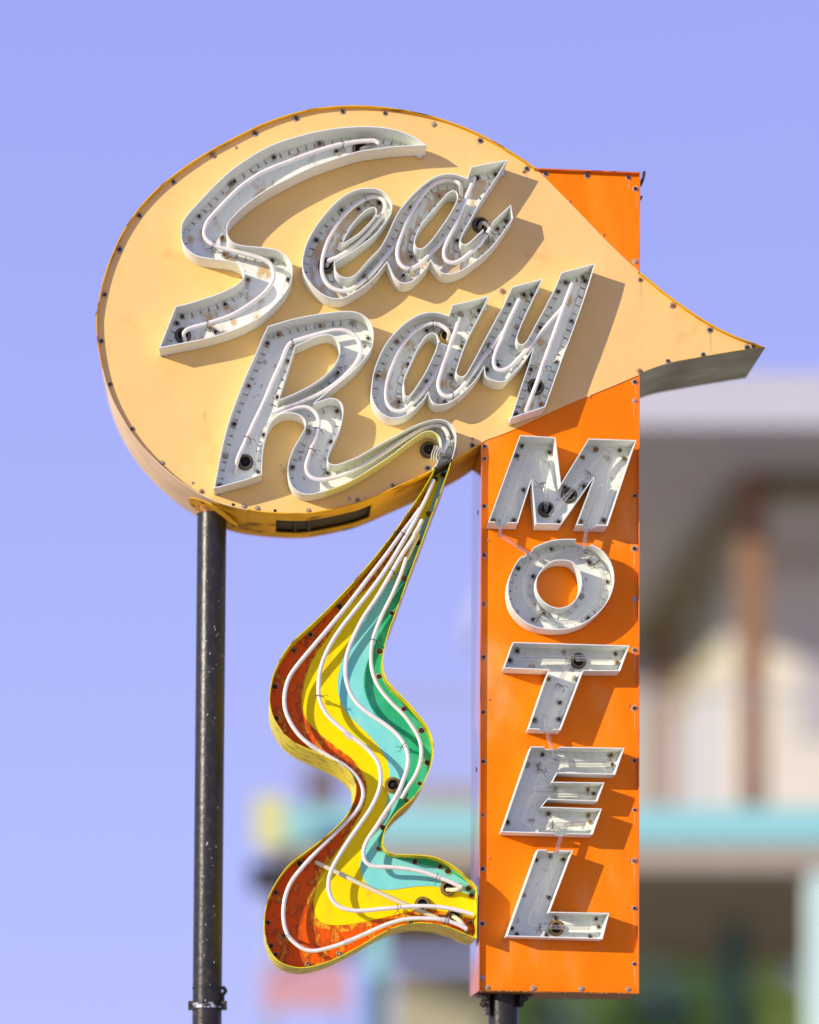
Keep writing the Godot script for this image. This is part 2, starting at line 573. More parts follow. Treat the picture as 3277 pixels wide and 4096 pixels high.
func socket(parent: Node, x: float, y: float, z: float, amber := false, k := 1.0) -> void:
	var o := obj("electrode_socket", socket_mesh(), [M.socket_amber if amber else M.socket, M.black], parent)
	o.position = at(x, y, z)
	o.scale = Vector3(k, k, 1)

func supports(parent: Node, c: Array, a: Array, z: float) -> void:
	# x, y, direction of the tube in degrees
	for i in range(0, a.size(), 3):
		var o := obj("tube_support", support_mesh(), [M.wire, M.glass], parent)
		o.position = at(c[0] + a[i] * c[2], c[1] + a[i + 1] * c[2], z + 0.06)
		o.position.z = z
		o.rotation.z = deg_to_rad(a[i + 2])

func sleeves(parent: Node, c: Array, a: Array, z: float) -> void:
	for i in range(0, a.size(), 3):
		var d := Vector3(cos(deg_to_rad(a[i + 2])), sin(deg_to_rad(a[i + 2])), 0) * 0.016
		var p := at(c[0] + a[i] * c[2], c[1] + a[i + 1] * c[2], z)
		var s := st()
		sweep(s, [p - d, p, p + d], 0.0135, 12, true, 0.01)
		obj("tube_sleeve", s, M.sleeve, parent)

func drips(parent: Node, c: Array, a: Array, z: float, m: Material) -> void:
	for i in range(0, a.size(), 2):
		var p := at(c[0] + a[i] * c[2], c[1] + a[i + 1] * c[2], z)
		var n := 1 + rng.randi() % 2
		var s := st()
		for k in n:
			var x := p.x + rng.randf_range(-0.006, 0.006)
			var l := rng.randf_range(0.05, 0.13)
			var ring := PackedVector2Array()
			for t in 7:
				ring.append(Vector2(x + rng.randf_range(0.0012, 0.003), p.y - 0.012 - l * t / 7.0))
			ring.append(Vector2(x, p.y - 0.012 - l))
			for t in 7:
				ring.append(Vector2(x - rng.randf_range(0.0012, 0.003), p.y - 0.012 - l * (6 - t) / 7.0))
			plate(s, ring, z + 0.0001 * k)
		obj("drip_stain", s, m, parent)

func tube(parent: Node, c: Array, a: Array, z: float, r := 0.0108, m: Material = null, start_dip := false, end_dip := false) -> void:
	var src := []
	for i in range(0, a.size(), 2):
		src.append(at(c[0] + a[i] * c[2], c[1] + a[i + 1] * c[2], z))
	if start_dip:
		var q: Vector3 = src[0]
		src[0] = Vector3(q.x, q.y, 0.012)
	if end_dip:
		var q2: Vector3 = src[src.size() - 1]
		src[src.size() - 1] = Vector3(q2.x, q2.y, 0.012)
	var s := st()
	sweep(s, src, r, 14, true, 0.016)
	if m == M.glass:
		sweep(s, src, r * 0.86, 14, true, 0.016, true)
	obj("neon_tube", s, m if m else M.neon, parent)

# ---------------------------------------------------------------- channel letters
func flange(s: SurfaceTool, g: SurfaceTool, d: Dictionary, toothed: bool) -> void:
	# folded feet of the side wall: d runs so that its left side is inside the letter
	var p: PackedVector2Array = d.p
	var n := p.size()
	var off := inward(d, true)
	var acc := 0.0
	var start := 0
	var pitch := 0.040
	for i in n:
		var j := (i + 1) % n
		acc += p[i].distance_to(p[j])
		var last := i == n - 1
		var corner: bool = d.c[j]
		if acc >= (pitch if toothed else 9.0) or corner or last:
			var a := p[start % n] + off[start % n].normalized() * 0.004
			var b := p[j] + off[j].normalized() * 0.004
			var run := b - a
			if run.length() > 0.012:
				var e := run.normalized()
				var nn := Vector2(-e.y, e.x)
				var w := rng.randf_range(0.026, 0.031)
				var cut0 := rng.randf_range(0.004, 0.009) if toothed else 0.028
				var cut1 := rng.randf_range(0.003, 0.007) if toothed else 0.028
				if run.length() < cut0 + cut1 + 0.01:
					cut0 = run.length() * 0.2
					cut1 = cut0
				var lift := rng.randf_range(0.0105, 0.0150) if toothed else 0.0105
				var q0 := a + e * 0.0008
				var q1 := b - e * 0.0008
				var q2 := b - e * cut1 + nn * w
				var q3 := a + e * cut0 + nn * w
				quad(s, Vector3(q0.x, q0.y, 0.0095), Vector3(q1.x, q1.y, 0.0095), Vector3(q2.x, q2.y, lift), Vector3(q3.x, q3.y, lift), Vector3(0, 0, 1), Vector3(0, 0, 1))
				# the cut edge has thickness
				quad(s, Vector3(q3.x, q3.y, 0.0066), Vector3(q2.x, q2.y, 0.0066), Vector3(q2.x, q2.y, lift), Vector3(q3.x, q3.y, lift), Vector3(nn.x, nn.y, 0), Vector3(nn.x, nn.y, 0))
				if toothed:
					var g2 := b - e * 0.001 + nn * (w - 0.003)
					var g3 := a + e * 0.001 + nn * (w - 0.003)
					quad(g, Vector3(q0.x, q0.y, 0.0078), Vector3(q1.x, q1.y, 0.0078), Vector3(g2.x, g2.y, 0.0078), Vector3(g3.x, g3.y, 0.0078), Vector3(0, 0, 1), Vector3(0, 0, 1))
			acc = 0.0
			start = j

func letter(label: String, outer: Array, holes: Array, back: Material, toothed: bool, notches := [], has_yellow := false) -> MeshInstance3D:
	var o := oriented(curve(outer, RIM, true), true)
	var hs := []
	for h in holes:
		hs.append(oriented(curve(h, RIM, true), false))
	var s := st()
	var ys := st()
	var rings := [o]
	rings.append_array(hs)
	for d in rings:
		var tops := []
		for q in d.p:
			var z := RIM
			for k in notches:
				if v2(k[0], k[1], RIM).distance_to(q) < k[2] / 800.0:
					z = 0.045
			tops.append(z)
		if has_yellow:
			# the underside of the swash is painted yellow like the wave
			var lime := []
			var plain := []
			for i in d.p.size():
				var a: Vector2 = d.p[i]
				var b2: Vector2 = d.p[(i + 1) % d.p.size()]
				var is_lime: bool = a.x > v2(1120 + 430 * 0.429, 0, RIM).x and (b2 - a).normalized().x > 0.6 and a.y < v2(0, 1720, RIM).y
				lime.append(not is_lime)
				plain.append(is_lime)
			wall(s, d, true, 0.003, RIM, 0.0042, tops, plain)
			wall(ys, d, true, 0.003, RIM, 0.0042, tops, lime)
		else:
			wall(s, d, true, 0.003, RIM, 0.0042, tops)
	var root: MeshInstance3D
	if has_yellow:
		var m: ArrayMesh = s.commit()
		ys.commit(m)
		root = obj("channel_letter", m, [M.white, M.lime], sign_root)
	else:
		root = obj("channel_letter", s, M.white, sign_root)
	tag(root, label)
	walls[root] = rings.map(func(d): return d.p)
	var b := st()
	var hp := []
	for h in hs:
		hp.append(h.p)
	plate(b, joined(o.p, hp), 0.006)
	obj("back_panel", b, back, root)
	var f := st()
	var g := st()
	for d in rings:
		flange(f, g, d, toothed)
	obj("flange", f, M.tab, root)
	if toothed:
		obj("flange_gaps", g, M.gap, root)
	return root

# ---------------------------------------------------------------- the sign
const cA := [340.0, 380.0, 0.57971]
const cB := [1140.0, 560.0, 0.57971]
const cC := [1440.0, 1000.0, 0.57971]
const cD := [340.0, 1180.0, 0.57971]
const cE := [1180.0, 700.0, 0.28986]
const cF := [1560.0, 620.0, 0.30145]
const cG := [2050.0, 600.0, 0.63768]
const cR := [840.0, 1230.0, 0.38261]
const cW := [1120.0, 1580.0, 0.42899]
const cY := [1460.0, 1160.0, 0.31304]
const cZ := [1900.0, 1030.0, 0.32]
const cM := [1840.0, 1650.0, 0.46377]
const cT := [1840.0, 2500.0, 0.46377]
const cL := [1840.0, 3250.0, 0.46377]
const cP := [1000.0, 1800.0, 0.57971]
const cQ := [1000.0, 2500.0, 0.57971]
const cU := [1000.0, 3100.0, 0.57971]
const cN := [0.0, 0.0, 1.0]
const LZ := 0.0068     # what is fixed to a letter's back panel
const TZ := 0.070      # neon tubes

func build_letters() -> void:
	var mats := [M.stain, M.bolt, M.stain]
	# S
	var l := letter("open channel letter S with one white neon tube", pts(cA, [-512, 1747, -625, 1457, 700, 1440, 800, 1410, 900, 1377, 980, 1343, 1045, 1308, 1082, 1275, 1098, 1238, 1088, 1200, 1060, 1172, 1010, 1152, 940, 1140, 860, 1130, 780, 1114, 720, 1080, 685, 1042, 667, 1000, 662, 940, 670, 885, 695, 840, 740, 785, 800, 720, 870, 645, 940, 577, 1010, 515, 1090, 458, 1180, 400, 1270, 352, 1370, 313, 1480, 280, 1600, 250, 1773, 223, 1970, 216, 2134, 236, 2265, 285, -2360, 347, 2240, 352, 2120, 360, 2020, 373, 1900, 390, 1760, 432, 1600, 487, 1500, 530, 1400, 580, 1300, 632, 1200, 692, 1110, 760, 1045, 820, 1002, 868, 984, 905, 981, 945, 997, 988, 1030, 1020, 1085, 1036, 1160, 1044, 1250, 1052, 1325, 1068, 1375, 1095, 1408, 1130, 1428, 1170, 1434, 1215, 1426, 1275, 1405, 1330, 1370, 1383, 1320, 1440, 1255, 1502, 1175, 1556, 1080, 1602, 950, 1650, 800, 1690, 650, 1720]), [], M.worn, true)
	tube(l, cA, [690, 1672, 684, 1640, 725, 1610, 800, 1590, 900, 1560, 1000, 1525, 1100, 1470, 1200, 1400, 1270, 1330, 1300, 1270, 1300, 1210, 1275, 1160, 1220, 1130, 1120, 1100, 1000, 1070, 900, 1040, 850, 1010, 825, 970, 825, 930, 850, 870, 900, 810, 980, 725, 1080, 630, 1200, 548, 1300, 500, 1400, 462, 1550, 405, 1725, 350, 1880, 322, 2000, 316, 2020, 328], TZ, 0.0108, null, true)
	tube(l, cB, [630, 20, 585, 45, 535, 62], 0.045, 0.013, M.electrode)
	socket(l, 340 + 677 * 0.58, 380 + 1662 * 0.58, LZ)
	socket(l, 1140 + 520 * 0.58, 560 + 68 * 0.58, LZ)
	bolts(l, cA, [1617, 330, 1300, 420, 993, 597, 1030, 598, 775, 824, 965, 990, 963, 1103, 1293, 1138, 1406, 1275, 1116, 1278, 968, 1446, 670, 1520, 622, 1571, 866, 1608, 901, 1635], 0.014, mats)
	bolts(l, cB, [237, 22, 355, 80], 0.014, mats)
	supports(l, cA, [885, 1035, -20, 845, 1580, 15, 1778, 340, 12], LZ)
	# e and a, one channel
	var ea := pts(cE, [100, 1200, 105, 1130, 125, 1040, 150, 960, 200, 850, 265, 735, 340, 625, 420, 525, 510, 425, 600, 340, 700, 265, 800, 215, 900, 185, 1000, 178, 1100, 182, 1180, 205, 1250, 250, 1300, 310, 1335, 370, 1347, 430, 1338, 495, 1315, 550, 1270, 620, 1200, 715, 1108, 825, 1000, 915, 900, 985, 805, 1055, 700, 1120, 600, 1180, -553, 1205, 557, 1260, 570, 1320, 595, 1362, 640, 1395, 700, 1412, 755, 1408, 820, 1378, 880, 1325, 960, 1230, 1060, 1120, 1150, 1030, 1200, 960, 1240, 890, 1290, 790, 1330, 700, 1380, 590])
	ea.append_array(pts(cF, [114, 750, 155, 690, 210, 620, 280, 540, 360, 460, 450, 380, 550, 310, 650, 265, 750, 246, 850, 250, 930, 270, -1026, 305, -1080, 155, -1562, 60, 1440, 262, 1300, 475, 1180, 660, 1090, 830, 1020, 950, 970, 1040, 945, 1100, 940, 1140, 955, 1170, 985, 1185, 1015, 1178, 1060, 1150, 1120, 1095, -1238, 984, -1362, 884, -1605, 658, -1637, 838, 1560, 950, 1433, 1128, 1283, 1295, 1100, 1440, 1000, 1510, 885, 1562, 785, 1585, 690, 1568, 620, 1510, 570, 1450, -540, 1402, 500, 1475, 440, 1550, 370, 1620, 300, 1675, 220, 1703, 145, 1698, 85, 1655, 35, 1590]))
	ea.append_array(pts(cE, [1308, 1290, -1270, 1205, 1200, 1290, 1130, 1380, 1050, 1460, 960, 1535, 870, 1595, 780, 1650, 700, 1690, 620, 1710, 540, 1710, 460, 1690, 380, 1650, 300, 1590, 230, 1520, 170, 1440, 130, 1370, 105, 1290]))
	l = letter("joined channel letters e and a, paint badly worn inside", ea, [pts(cE, [-655, 942, 700, 850, 760, 740, 830, 640, 900, 565, 980, 495, 1050, 458, 1095, 452, 1118, 475, 1120, 515, 1095, 565, 1050, 630, 980, 705, 900, 785, 800, 858, 720, 905]), pts(cF, [335, 1180, 335, 1130, 352, 1065, 400, 965, 450, 885, 500, 825, 560, 758, 630, 680, 700, 590, 760, 520, 810, 486, 850, 478, 885, 500, 897, 545, 890, 590, 860, 660, 810, 750, 750, 850, 680, 950, 610, 1050, 540, 1140, 480, 1200, 430, 1232, 390, 1240, 355, 1222])], M.very_worn, true, [[1560 + 1295 * 0.301, 620 + 935 * 0.301, 22.0]])
	tube(l, cE, [470, 1182, 600, 1128, 800, 1000, 950, 870, 1080, 730, 1180, 600, 1230, 500, 1245, 420, 1220, 350, 1160, 308, 1080, 298, 980, 330, 850, 400, 720, 510, 620, 620, 520, 780, 450, 920, 400, 1080, 375, 1220, 375, 1340, 400, 1430, 460, 1520, 550, 1580, 650, 1600, 760, 1580, 880, 1510, 1000, 1420, 1120, 1290, 1250, 1130, 1370, 985, 1450, 890], TZ - 0.012)
	tube(l, cE, [480, 1185, 455, 1215, 440, 1250], 0.045, 0.011, M.electrode)
	tube(l, cF, [960, 460, 935, 400, 885, 350, 800, 322, 700, 332, 600, 372, 500, 450, 420, 540, 340, 660, 260, 800, 200, 930, 150, 1070, 110, 1200, 98, 1320, 120, 1420, 180, 1490, 260, 1512, 350, 1478, 450, 1400, 560, 1290, 680, 1160, 780, 1055], TZ, 0.0108, null, true)
	tube(l, cF, [1118, 312, 1050, 480, 980, 640, 900, 850, 830, 1000, 760, 1150, 718, 1280, 728, 1370, 780, 1422, 860, 1430, 950, 1390, 1050, 1310, 1180, 1190, 1280, 1060, 1325, 985], TZ + 0.004)
	tube(l, cF, [1325, 975, 1290, 925, 1225, 900, 1200, 915], 0.066, 0.010, M.electrode, false, true)
	socket(l, 1180 + 430 * 0.29, 700 + 1255 * 0.29, LZ)
	socket(l, 1560 + 1200 * 0.3015, 620 + 935 * 0.3015, 0.0006)
	bolts(l, cE, [645, 485, 297, 903, 880, 475, 1168, 380, 945, 1400], 0.014, mats)
	bolts(l, cF, [1160, 285, 1400, 250, 290, 705, 655, 545, 895, 610, 910, 1150, 1420, 975, 1540, 875, 1325, 1155, 295, 1345, 178, 1600], 0.014, mats)
	supports(l, cE, [972, 335, 28, 985, 1432, 38], LZ)
	supports(l, cF, [262, 1512, -10, 1278, 1062, 50], LZ)
	# R with the long swash
	var r_ := pts(cR, [-605, 195, 720, 160, 850, 122, 1000, 90, 1150, 64, 1290, 45, 1400, 37, 1500, 40, 1580, 65, 1640, 105, 1685, 170, 1709, 240, 1713, 320, 1700, 400, 1670, 465, 1600, 555, 1500, 665, 1400, 750, 1290, 838, 1190, 918, -1092, 1000, 1180, 966, 1250, 945, 1320, 955, 1368, 985, 1393, 1035, 1396, 1100, 1385, 1180, 1360, 1270, 1320, 1360, 1275, 1450, 1245, 1530, 1232, 1590, 1243, 1622, 1285, 1638, 1340, 1636])
	r_.append_array(pts(cW, [620, 615, 720, 575, 820, 520, 950, 445, 1080, 375, 1200, 310, 1300, 265, 1400, 235, 1480, 225, 1540, 235, 1590, 265, 1625, 310, 1645, 370, 1646, 430, 1636, 500, -1606, 605, -1440, 688, 1475, 600, 1497, 520, 1501, 460, 1490, 405, 1462, 368, 1420, 344, 1380, 340, 1330, 355, 1250, 405, 1150, 480, 1050, 560, 900, 660, 750, 755, 600, 835, 450, 890, 330, 920, 250, 928, 190, 915, 130, 875, 95, 820, 75, 740, 72, 670, 85, 600, 110, 530, 150, 450, 190, 385, 220, 330, 235, 285, 235, 250, 215, 215, 170, 185, 110, 170, 50, 172]))
	r_.append_array(pts(cR, [740, 1120, 690, 1150, 650, 1190, 620, 1240, 600, 1290, 575, 1380, 560, 1450, 550, 1540, 547, 1640, -545, 1745, 400, 1795, 250, 1837, 120, 1872, -42, 1890, 60, 1780, 85, 1650, 110, 1520, 150, 1350, 200, 1170, 260, 1000, 330, 820, 400, 650, 470, 500, 540, 330]))
	l = letter("channel letter R whose swash runs into the striped wave", r_, [pts(cR, [-893, 407, 1000, 360, 1100, 316, 1180, 293, 1240, 288, 1290, 305, 1330, 345, 1352, 400, 1355, 460, 1340, 520, 1300, 600, 1240, 670, 1160, 740, 1070, 800, 960, 860, 850, 913, -722, 963])], M.clean, true, [], true)
	tube(l, cR, [258, 1690, 290, 1590, 330, 1490, 380, 1385, 450, 1230, 560, 1000, 660, 760, 750, 560, 795, 440, 840, 375, 920, 340, 1050, 300, 1200, 260, 1320, 238, 1420, 245, 1500, 285, 1550, 340, 1575, 410, 1575, 480, 1540, 560, 1480, 640, 1380, 740, 1260, 830, 1100, 920, 950, 985, 840, 1027, 750, 1062, 665, 1100], TZ, 0.0108, null, true)
	tube(l, cR, [665, 1112, 720, 1118, 800, 1082, 920, 1047, 1020, 1045, 1090, 1085, 1130, 1150, 1140, 1230, 1120, 1310, 1090, 1400, 1060, 1490, 1030, 1570, 1007, 1660, 1020, 1730, 1060, 1775, 1130, 1800, 1250, 1790, 1360, 1762, 1500, 1702, 1700, 1595, 1880, 1480, 2050, 1368, 2210, 1275, 2340, 1232, 2420, 1245, 2470, 1290, 2490, 1355, 2475, 1430, 2435, 1510], TZ - 0.006)
	socket(l, 840 + 370 * 0.3826, 1230 + 1622 * 0.3826, LZ)
	bolts(l, cR, [720, 285, 590, 370, 1155, 195, 1500, 160, 1662, 320, 1605, 390, 838, 570, 1312, 670, 397, 818, 710, 940, 245, 1218, 152, 1550, 505, 1720, 1335, 1085, 1015, 1290, 1265, 1405, 850, 1668, 1233, 1720, 570, 1335, 80, 1860], 0.014, mats)
	bolts(l, cW, [1568, 575], 0.014, mats)
	supports(l, cR, [860, 365, 22, 390, 1365, 65, 1130, 1270, 75, 1065, 1490, 75], LZ)
	supports(l, cW, [1566, 400, 80], LZ)
	sleeves(l, cR, [818, 1034, 22, 388, 1372, 66, 1062, 1488, 72], TZ)
	# a and y, one channel
	var ay := pts(cY, [-1118, 185, 1250, 160, 1400, 122, -1588, 68, 1480, 300, 1330, 590, 1250, 790, 1200, 940, 1180, 1000, 1172, 1048, 1186, 1082, 1215, 1102, 1250, 1103, 1285, 1080, 1320, 1025, 1380, 920, 1450, 790])
	ay.append_array(pts(cZ, [120, 1030, 190, 900, 270, 752, 340, 630, 390, 520, 430, 440, -460, 370, 560, 340, 700, 303, -848, 262, 740, 500, 650, 690, 580, 850, 540, 960, 529, 1020, 540, 1060, 565, 1082, 595, 1082, 630, 1060, 680, 985, 740, 870, 800, 760, 860, 650, 920, 530, 980, 420, 1030, 310, -1075, 190, 1200, 155, 1350, 115, -1502, 70, 1455, 250, 1340, 600, 1200, 990, 1100, 1250, 980, 1590, -880, 1868, -450, 2010, 500, 1850, 570, 1630, 640, 1425, 690, 1275, -726, 1135, 650, 1260, 560, 1370, 470, 1455, -380, 1555, 300, 1555, 210, 1535, -128, 1487, -112, 1370]))
	ay.append_array(pts(cY, [1480, 1060, 1400, 1170, 1300, 1275, 1200, 1360, 1100, 1430, 1010, 1465, 930, 1470, 870, 1445, 832, 1395, -808, 1312, 770, 1380, 700, 1460, 620, 1540, 530, 1600, 430, 1635, 340, 1637, 260, 1610, 190, 1560, 130, 1480, 95, 1400, 80, 1320, 85, 1220, 100, 1100, 130, 980, 180, 850, 250, 710, 330, 600, 420, 500, 520, 410, 620, 345, 720, 300, 820, 280, 900, 280, 980, 297, -1066, 326]))
	l = letter("joined channel letters a and y ending in a long straight descender", ay, [pts(cY, [505, 1240, 500, 1180, 520, 1100, 560, 1000, 600, 915, 650, 800, 700, 705, 750, 632, 800, 580, 850, 557, 895, 562, 925, 600, 932, 650, 920, 710, 880, 820, 830, 930, 770, 1050, 710, 1150, 650, 1240, 590, 1320, 550, 1355, 522, 1348, 507, 1300])], M.worn, true)
	tube(l, cY, [1068, 605, 1078, 555, 1040, 500, 980, 457, 900, 430, 800, 440, 700, 480, 600, 550, 500, 670, 420, 800, 360, 940, 300, 1100, 265, 1250, 265, 1380, 290, 1460, 350, 1530, 430, 1552, 510, 1530, 600, 1450, 720, 1330, 850, 1150, 950, 1000, 1010, 905], TZ - 0.008, 0.0108, null, true)
	tube(l, cY, [1204, 365, 1170, 480, 1110, 650, 1060, 790, 1010, 930, 970, 1060, 940, 1180, 945, 1270, 985, 1335, 1050, 1362, 1130, 1340, 1250, 1230, 1400, 1030, 1500, 880, 1600, 750, 1690, 625, 1745, 550], TZ + 0.002)
	tube(l, cZ, [548, 535, 480, 680, 400, 850, 330, 1030, 270, 1160, 236, 1290, 250, 1370, 300, 1410, 370, 1405, 450, 1360, 560, 1250, 700, 1090, 850, 910, 960, 780, 1060, 670, 1100, 620], TZ + 0.012)
	tube(l, cZ, [1212, 340, 1150, 500, 1080, 700, 980, 980, 900, 1200, 840, 1370, 780, 1550, 700, 1760, 642, 1910], TZ + 0.018)
	socket(l, 1460 + 1045 * 0.313, 1160 + 592 * 0.313, LZ, true)
	socket(l, 1900 + 757 * 0.32, 1030 + 1622 * 0.32, LZ, false, 1.04)
	bolts(l, cY, [1222, 292, 1467, 272, 787, 522, 400, 652, 1243, 725, 577, 962, 157, 1095, 780, 1162, 1120, 1093, 437, 1433, 1025, 1437, 1597, 712, 1560, 1022], 0.014, mats)
	bolts(l, cZ, [610, 455, 733, 480, 425, 585, 552, 880, 797, 868, 187, 1100, 283, 1350, 680, 1398, 1027, 1308, 1207, 795, 1133, 305, 1350, 245, 1385, 300, 1020, 420, 833, 1838, 490, 1958], 0.014, mats)
	supports(l, cY, [868, 432, 0, 1120, 1345, 20], LZ)
	supports(l, cZ, [240, 1292, 80, 850, 1350, 68, 190, 1160, 55], LZ)
	sleeves(l, cZ, [852, 1342, 70], TZ + 0.018)
	sleeves(l, cZ, [186, 1152, 53], TZ + 0.002)
	# M
	l = letter("block channel letter M with clear glass tubes", pts(cM, [-518, 195, -825, 215, -872, 612, -1110, 225, -1522, 238, -1275, 978, -1003, 970, -1155, 562, -872, 965, -655, 960, -618, 585, -500, 955, -245, 946]), [], M.clean, false, [[1840 + 365 * 0.464, 1650 + 950 * 0.464, 22.0], [1840 + 1115 * 0.464, 1650 + 975 * 0.464, 22.0]])
	tube(l, cM, [346, 1058, 362, 965, 420, 840, 480, 690, 540, 530, 583, 400, 607, 348, 640, 345, 668, 400, 692, 500, 722, 640, 745, 760, 752, 830], TZ, 0.0115, M.glass, false, true)
	tube(l, cM, [785, 880, 860, 790, 940, 700, 1020, 610, 1100, 522], TZ + 0.01, 0.0115, M.glass)
	tube(l, cM, [1100, 522, 1180, 430, 1265, 330, 1308, 325, 1326, 370, 1292, 480, 1222, 680, 1150, 850, 1100, 1000, 1060, 1185], TZ, 0.0115, M.glass)
	tube(l, cM, [346, 1058, 372, 1075, 500, 1158, 620, 1232, 680, 1243], TZ, 0.011, M.glass)
	socket(l, 1840 + 742 * 0.464, 1650 + 838 * 0.464, LZ)
	socket(l, 1840 + 940 * 0.464, 1650 + 717 * 0.464, LZ)
	bolts(l, cM, [535, 270, 475, 368, 778, 348, 552, 670, 272, 928, 468, 932, 1170, 308, 1382, 313, 1427, 400, 1040, 377, 883, 632, 1072, 638, 852, 948, 1028, 935, 1245, 935], 0.012, mats)
	supports(l, cM, [1105, 520, 50, 712, 615, -75], LZ)
	# O
	l = letter("round channel letter O, its rim cut open at the top", pts(cM, [-1000, 1090, 900, 1090, 800, 1100, 720, 1125, 640, 1160, 565, 1210, 502, 1272, 455, 1350, 425, 1430, 412, 1510, 417, 1590, 445, 1680, 495, 1750, 565, 1810, 650, 1850, 760, 1870, 860, 1873, 960, 1860, 1060, 1825, 1150, 1765, 1230, 1690, 1290, 1600, 1325, 1500, 1332, 1420, 1320, 1340, 1288, 1265, 1230, 1192, -1135, 1135]), [pts(cM, [870, 1275, 950, 1285, 1005, 1330, 1038, 1400, 1046, 1470, 1035, 1540, 1000, 1605, 950, 1655, 880, 1682, 810, 1678, 745, 1645, 695, 1595, 665, 1530, 662, 1460, 680, 1400, 715, 1350, 760, 1310, 810, 1283])], M.clean, true, [[1840 + 1068 * 0.464, 1650 + 1110 * 0.464, 30.0], [1840 + 590 * 0.464, 1650 + 1195 * 0.464, 24.0]])
	tube(l, cM, [680, 1243, 740, 1232, 850, 1203, 1000, 1190, 1100, 1220, 1180, 1290, 1230, 1380, 1240, 1500, 1205, 1620, 1120, 1720, 1000, 1790, 860, 1812, 740, 1780, 640, 1700, 570, 1600, 547, 1500, 570, 1400, 620, 1310, 662, 1268], TZ, 0.0115, M.glass)
	bolts(l, cM, [787, 1165, 487, 1332, 1113, 1295, 1275, 1460, 660, 1430, 1025, 1577, 722, 1735, 630, 1785, 1115, 1787, 1090, 1200], 0.014, mats)
	supports(l, cM, [1185, 1295, -50, 690, 1750, -35], LZ)
	# T
	l = letter("block channel letter T with a double glass tube in its bar", pts(cT, [-457, 147, -1463, 177, -1383, 397, -1065, 395, -870, 906, -590, 897, -765, 388, -377, 372]), [], M.clean, false, [[1840 + 745 * 0.464, 2500 + 902 * 0.464, 22.0]])
	tube(l, cT, [930, 305, 915, 370, 870, 490, 820, 640, 742, 820, 737, 855, 760, 950, 790, 1060, 822, 1150], TZ, 0.0115, M.glass)
	tube(l, cT, [930, 305, 900, 297, 700, 297, 545, 290, 540, 278, 700, 272, 900, 272, 1100, 275, 1295, 278, 1305, 292, 1200, 297, 1010, 294], TZ + 0.004, 0.010, M.glass)
	socket(l, 1840 + 1020 * 0.464, 2500 + 312 * 0.464, LZ)
	bolts(l, cT, [495, 212, 898, 220, 1343, 232, 412, 300, 1365, 325, 757, 463, 995, 465, 862, 670, 622, 812, 858, 815], 0.012, mats)
	supports(l, cT, [860, 520, 68], LZ)
	# E
	l = letter("block channel letter E with glass tubing looped along its three arms", pts(cT, [-612, 1047, -1418, 1060, -1340, 1291, -840, 1278, -802, 1352, -1247, 1358, -1187, 1521, -757, 1505, -708, 1567, -1225, 1583, -1145, 1808, -357, 1785]), [], M.clean, false, [[1840 + 795 * 0.464, 2500 + 1050 * 0.464, 24.0], [1840 + 872 * 0.464, 2500 + 1800 * 0.464, 24.0]])
	tube(l, cT, [822, 1150, 850, 1168, 1050, 1168, 1265, 1172, 1275, 1190, 1050, 1195, 790, 1172, 740, 1180, 708, 1225, 690, 1290, 650, 1385, 665, 1425, 860, 1430, 1080, 1436, 1080, 1452, 860, 1455, 665, 1450, 612, 1490, 582, 1580, 552, 1685, 582, 1718, 700, 1720, 900, 1722, 1070, 1718], TZ, 0.0115, M.glass)
	tube(l, cT, [1070, 1708, 960, 1715, 905, 1740, 870, 1830, 830, 1955], TZ + 0.008, 0.0115, M.glass)
	bolts(l, cT, [713, 1098, 1300, 1110, 570, 1200, 1323, 1205, 685, 1215, 823, 1398, 1105, 1400, 1157, 1457, 762, 1615, 1108, 1623, 397, 1697, 1132, 1703], 0.012, mats)
	supports(l, cT, [698, 1255, 65, 800, 1720, 0], LZ)
	# L
	l = letter("block channel letter L with one bent glass tube", pts(cL, [-672, 318, -975, 327, -775, 856, -1290, 866, -1230, 1093, -402, 1067]), [], M.clean, false, [[1840 + 810 * 0.464, 3250 + 322 * 0.464, 22.0]])
	tube(l, cL, [830, 338, 800, 400, 760, 530, 700, 680, 640, 820, 600, 925, 617, 972, 690, 983, 900, 988, 1110, 990], TZ, 0.0115, M.glass)
	socket(l, 1840 + 828 * 0.464, 3250 + 998 * 0.464, LZ, true)
	bolts(l, cL, [785, 362, 652, 408, 898, 405, 538, 708, 767, 732, 430, 993, 823, 890, 1175, 895, 1203, 987, 492, 1058, 743, 1068, 1123, 1078], 0.012, mats)
	supports(l, cL, [690, 984, 0], LZ)

func open_run(src: Array, z: float) -> Dictionary:
	return curve(src, z, false, 12.0)

